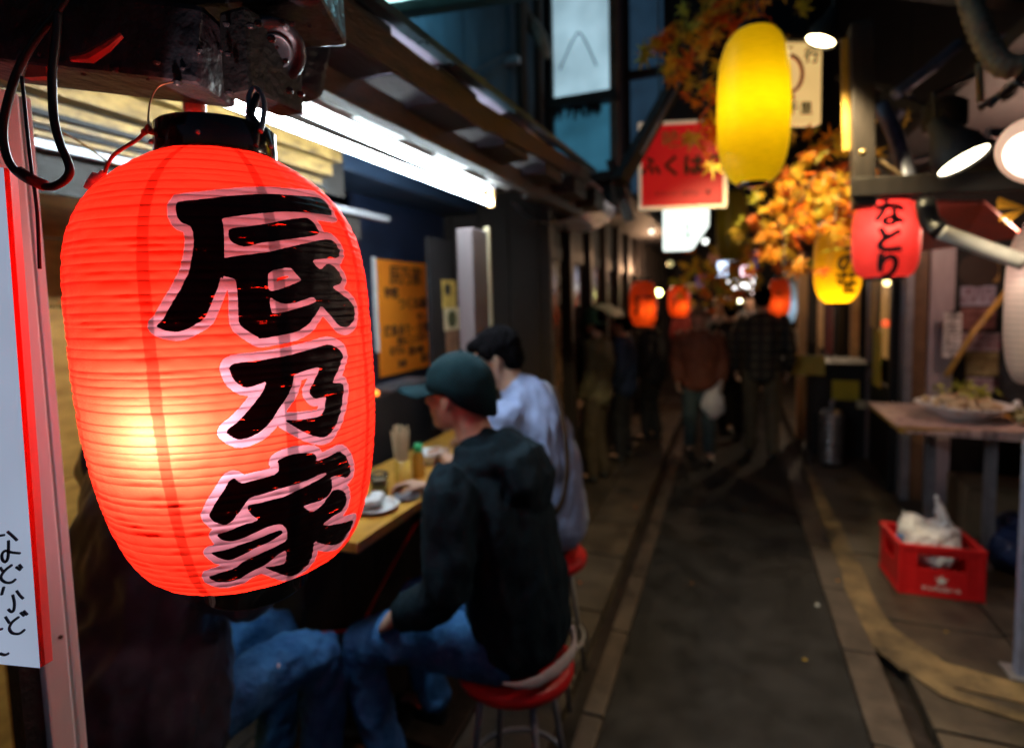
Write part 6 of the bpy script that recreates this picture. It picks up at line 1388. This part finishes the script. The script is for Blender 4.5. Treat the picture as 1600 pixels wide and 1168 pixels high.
def garland(label, path, dens, spread, size, weights, seed, group='maple leaf garlands'):
    r3 = random.Random(seed); P = smooth_path([at(*p) for p in path], 5)
    t = thing('maple_garland', label, 'foliage', P[0], group); org = P[0]
    MB().tube(P, .006, 6).build('twig', M_leather, t)
    for i in range(dens):
        k = r3.random() * (len(P) - 1); a = P[int(k)]; b = P[min(int(k) + 1, len(P) - 1)]; c = a.lerp(b, k % 1)
        off = Vector((r3.gauss(0, 1) * spread, r3.gauss(0, .8) * spread, r3.gauss(0, 1) * spread - .02)); 
        kind = r3.choices(range(4), weights)[0]
        o = bpy.data.objects.new('leaf', leaves[kind][r3.randrange(3)]); COL.objects.link(o); o.parent = t
        s_ = size * r3.uniform(.7, 1.25); o.scale = (s_, s_, s_)
        nv = Vector((r3.gauss(0, .7), -1 + r3.gauss(0, .5), r3.gauss(.2, .6))).normalized()
        qn = nv.to_track_quat('Z', 'Y'); o.rotation_mode = 'QUATERNION'; o.rotation_quaternion = qn @ Matrix.Rotation(r3.uniform(0, 6.28), 3, 'Z').to_quaternion()
        o.location = c + off - org
    for i in range(10):
        k = r3.randrange(len(P)); c = P[k]; MB().tube([c, c + Vector((r3.gauss(0, spread), r3.gauss(0, spread), r3.gauss(-.02, spread)))], .003, 5).build('twig', M_leather, t)
garland('golden maple leaf garland at the top, left of the big yellow lantern', [(1215, -10, 2.5), (1170, 15, 2.5), (1110, 40, 2.45), (1070, 70, 2.45), (1085, 25, 2.45), (1140, -10, 2.5)], 80, .075, .070, (3, 2, 6, 4), 1)
garland('maple leaves hanging between the top garland and the red sign', [(1090, 110, 2.45), (1105, 150, 2.4), (1118, 185, 2.4), (1112, 220, 2.4)], 26, .05, .07, (4, 3, 3, 2), 2)
garland('dense orange maple branch right of the big yellow lantern', [(1300, 212, 2.75), (1285, 250, 2.8), (1260, 300, 2.8), (1235, 340, 2.85), (1215, 375, 2.9)], 115, .10, .064, (5, 2, 6, 1), 3)
garland('lower part of the orange maple branch above the amber lantern', [(1325, 265, 2.8), (1310, 310, 2.8), (1300, 350, 2.8), (1270, 330, 2.9), (1200, 330, 3.0)], 80, .09, .064, (4, 2, 6, 1), 4)
garland('distant blurred golden maple garland over the far pedestrians', [(1085, 400, 5.2), (1100, 430, 5.2), (1130, 440, 5.2), (1165, 400, 4.8), (1200, 380, 4.6), (1235, 400, 4.6)], 120, .13, .085, (4, 2, 6, 2), 5)

# fallen leaves and butts on the paving
r3 = random.Random(40)
for x, y_, where in ((-.82, 3.1, 'on the left slabs just behind the stools'), (-.70, 4.4, 'on the left slabs beside the drain'), (-.2, 3.3, 'on the road left of centre'), (.12, 4.6, 'in the middle of the road, far up'), (.33, 2.75, 'on the road near the bottom of the picture'), (.60, 3.6, 'on the right kerb left of the crate'), (.82, 4.4, 'behind the red crate'), (1.0, 3.2, 'on the slab in front of the red crate')):
    t = thing('fallen_leaf', 'tiny dry maple leaf lying %s' % where, 'leaf', (x, y_, .022), 'fallen maple leaves on the paving')
    o = bpy.data.objects.new('leaf', leaves[r3.randrange(3)][r3.randrange(3)]); COL.objects.link(o); o.parent = t; s_ = r3.uniform(.012, .022); o.scale = (s_, s_, s_); o.rotation_euler = (0, 0, r3.uniform(0, 6))
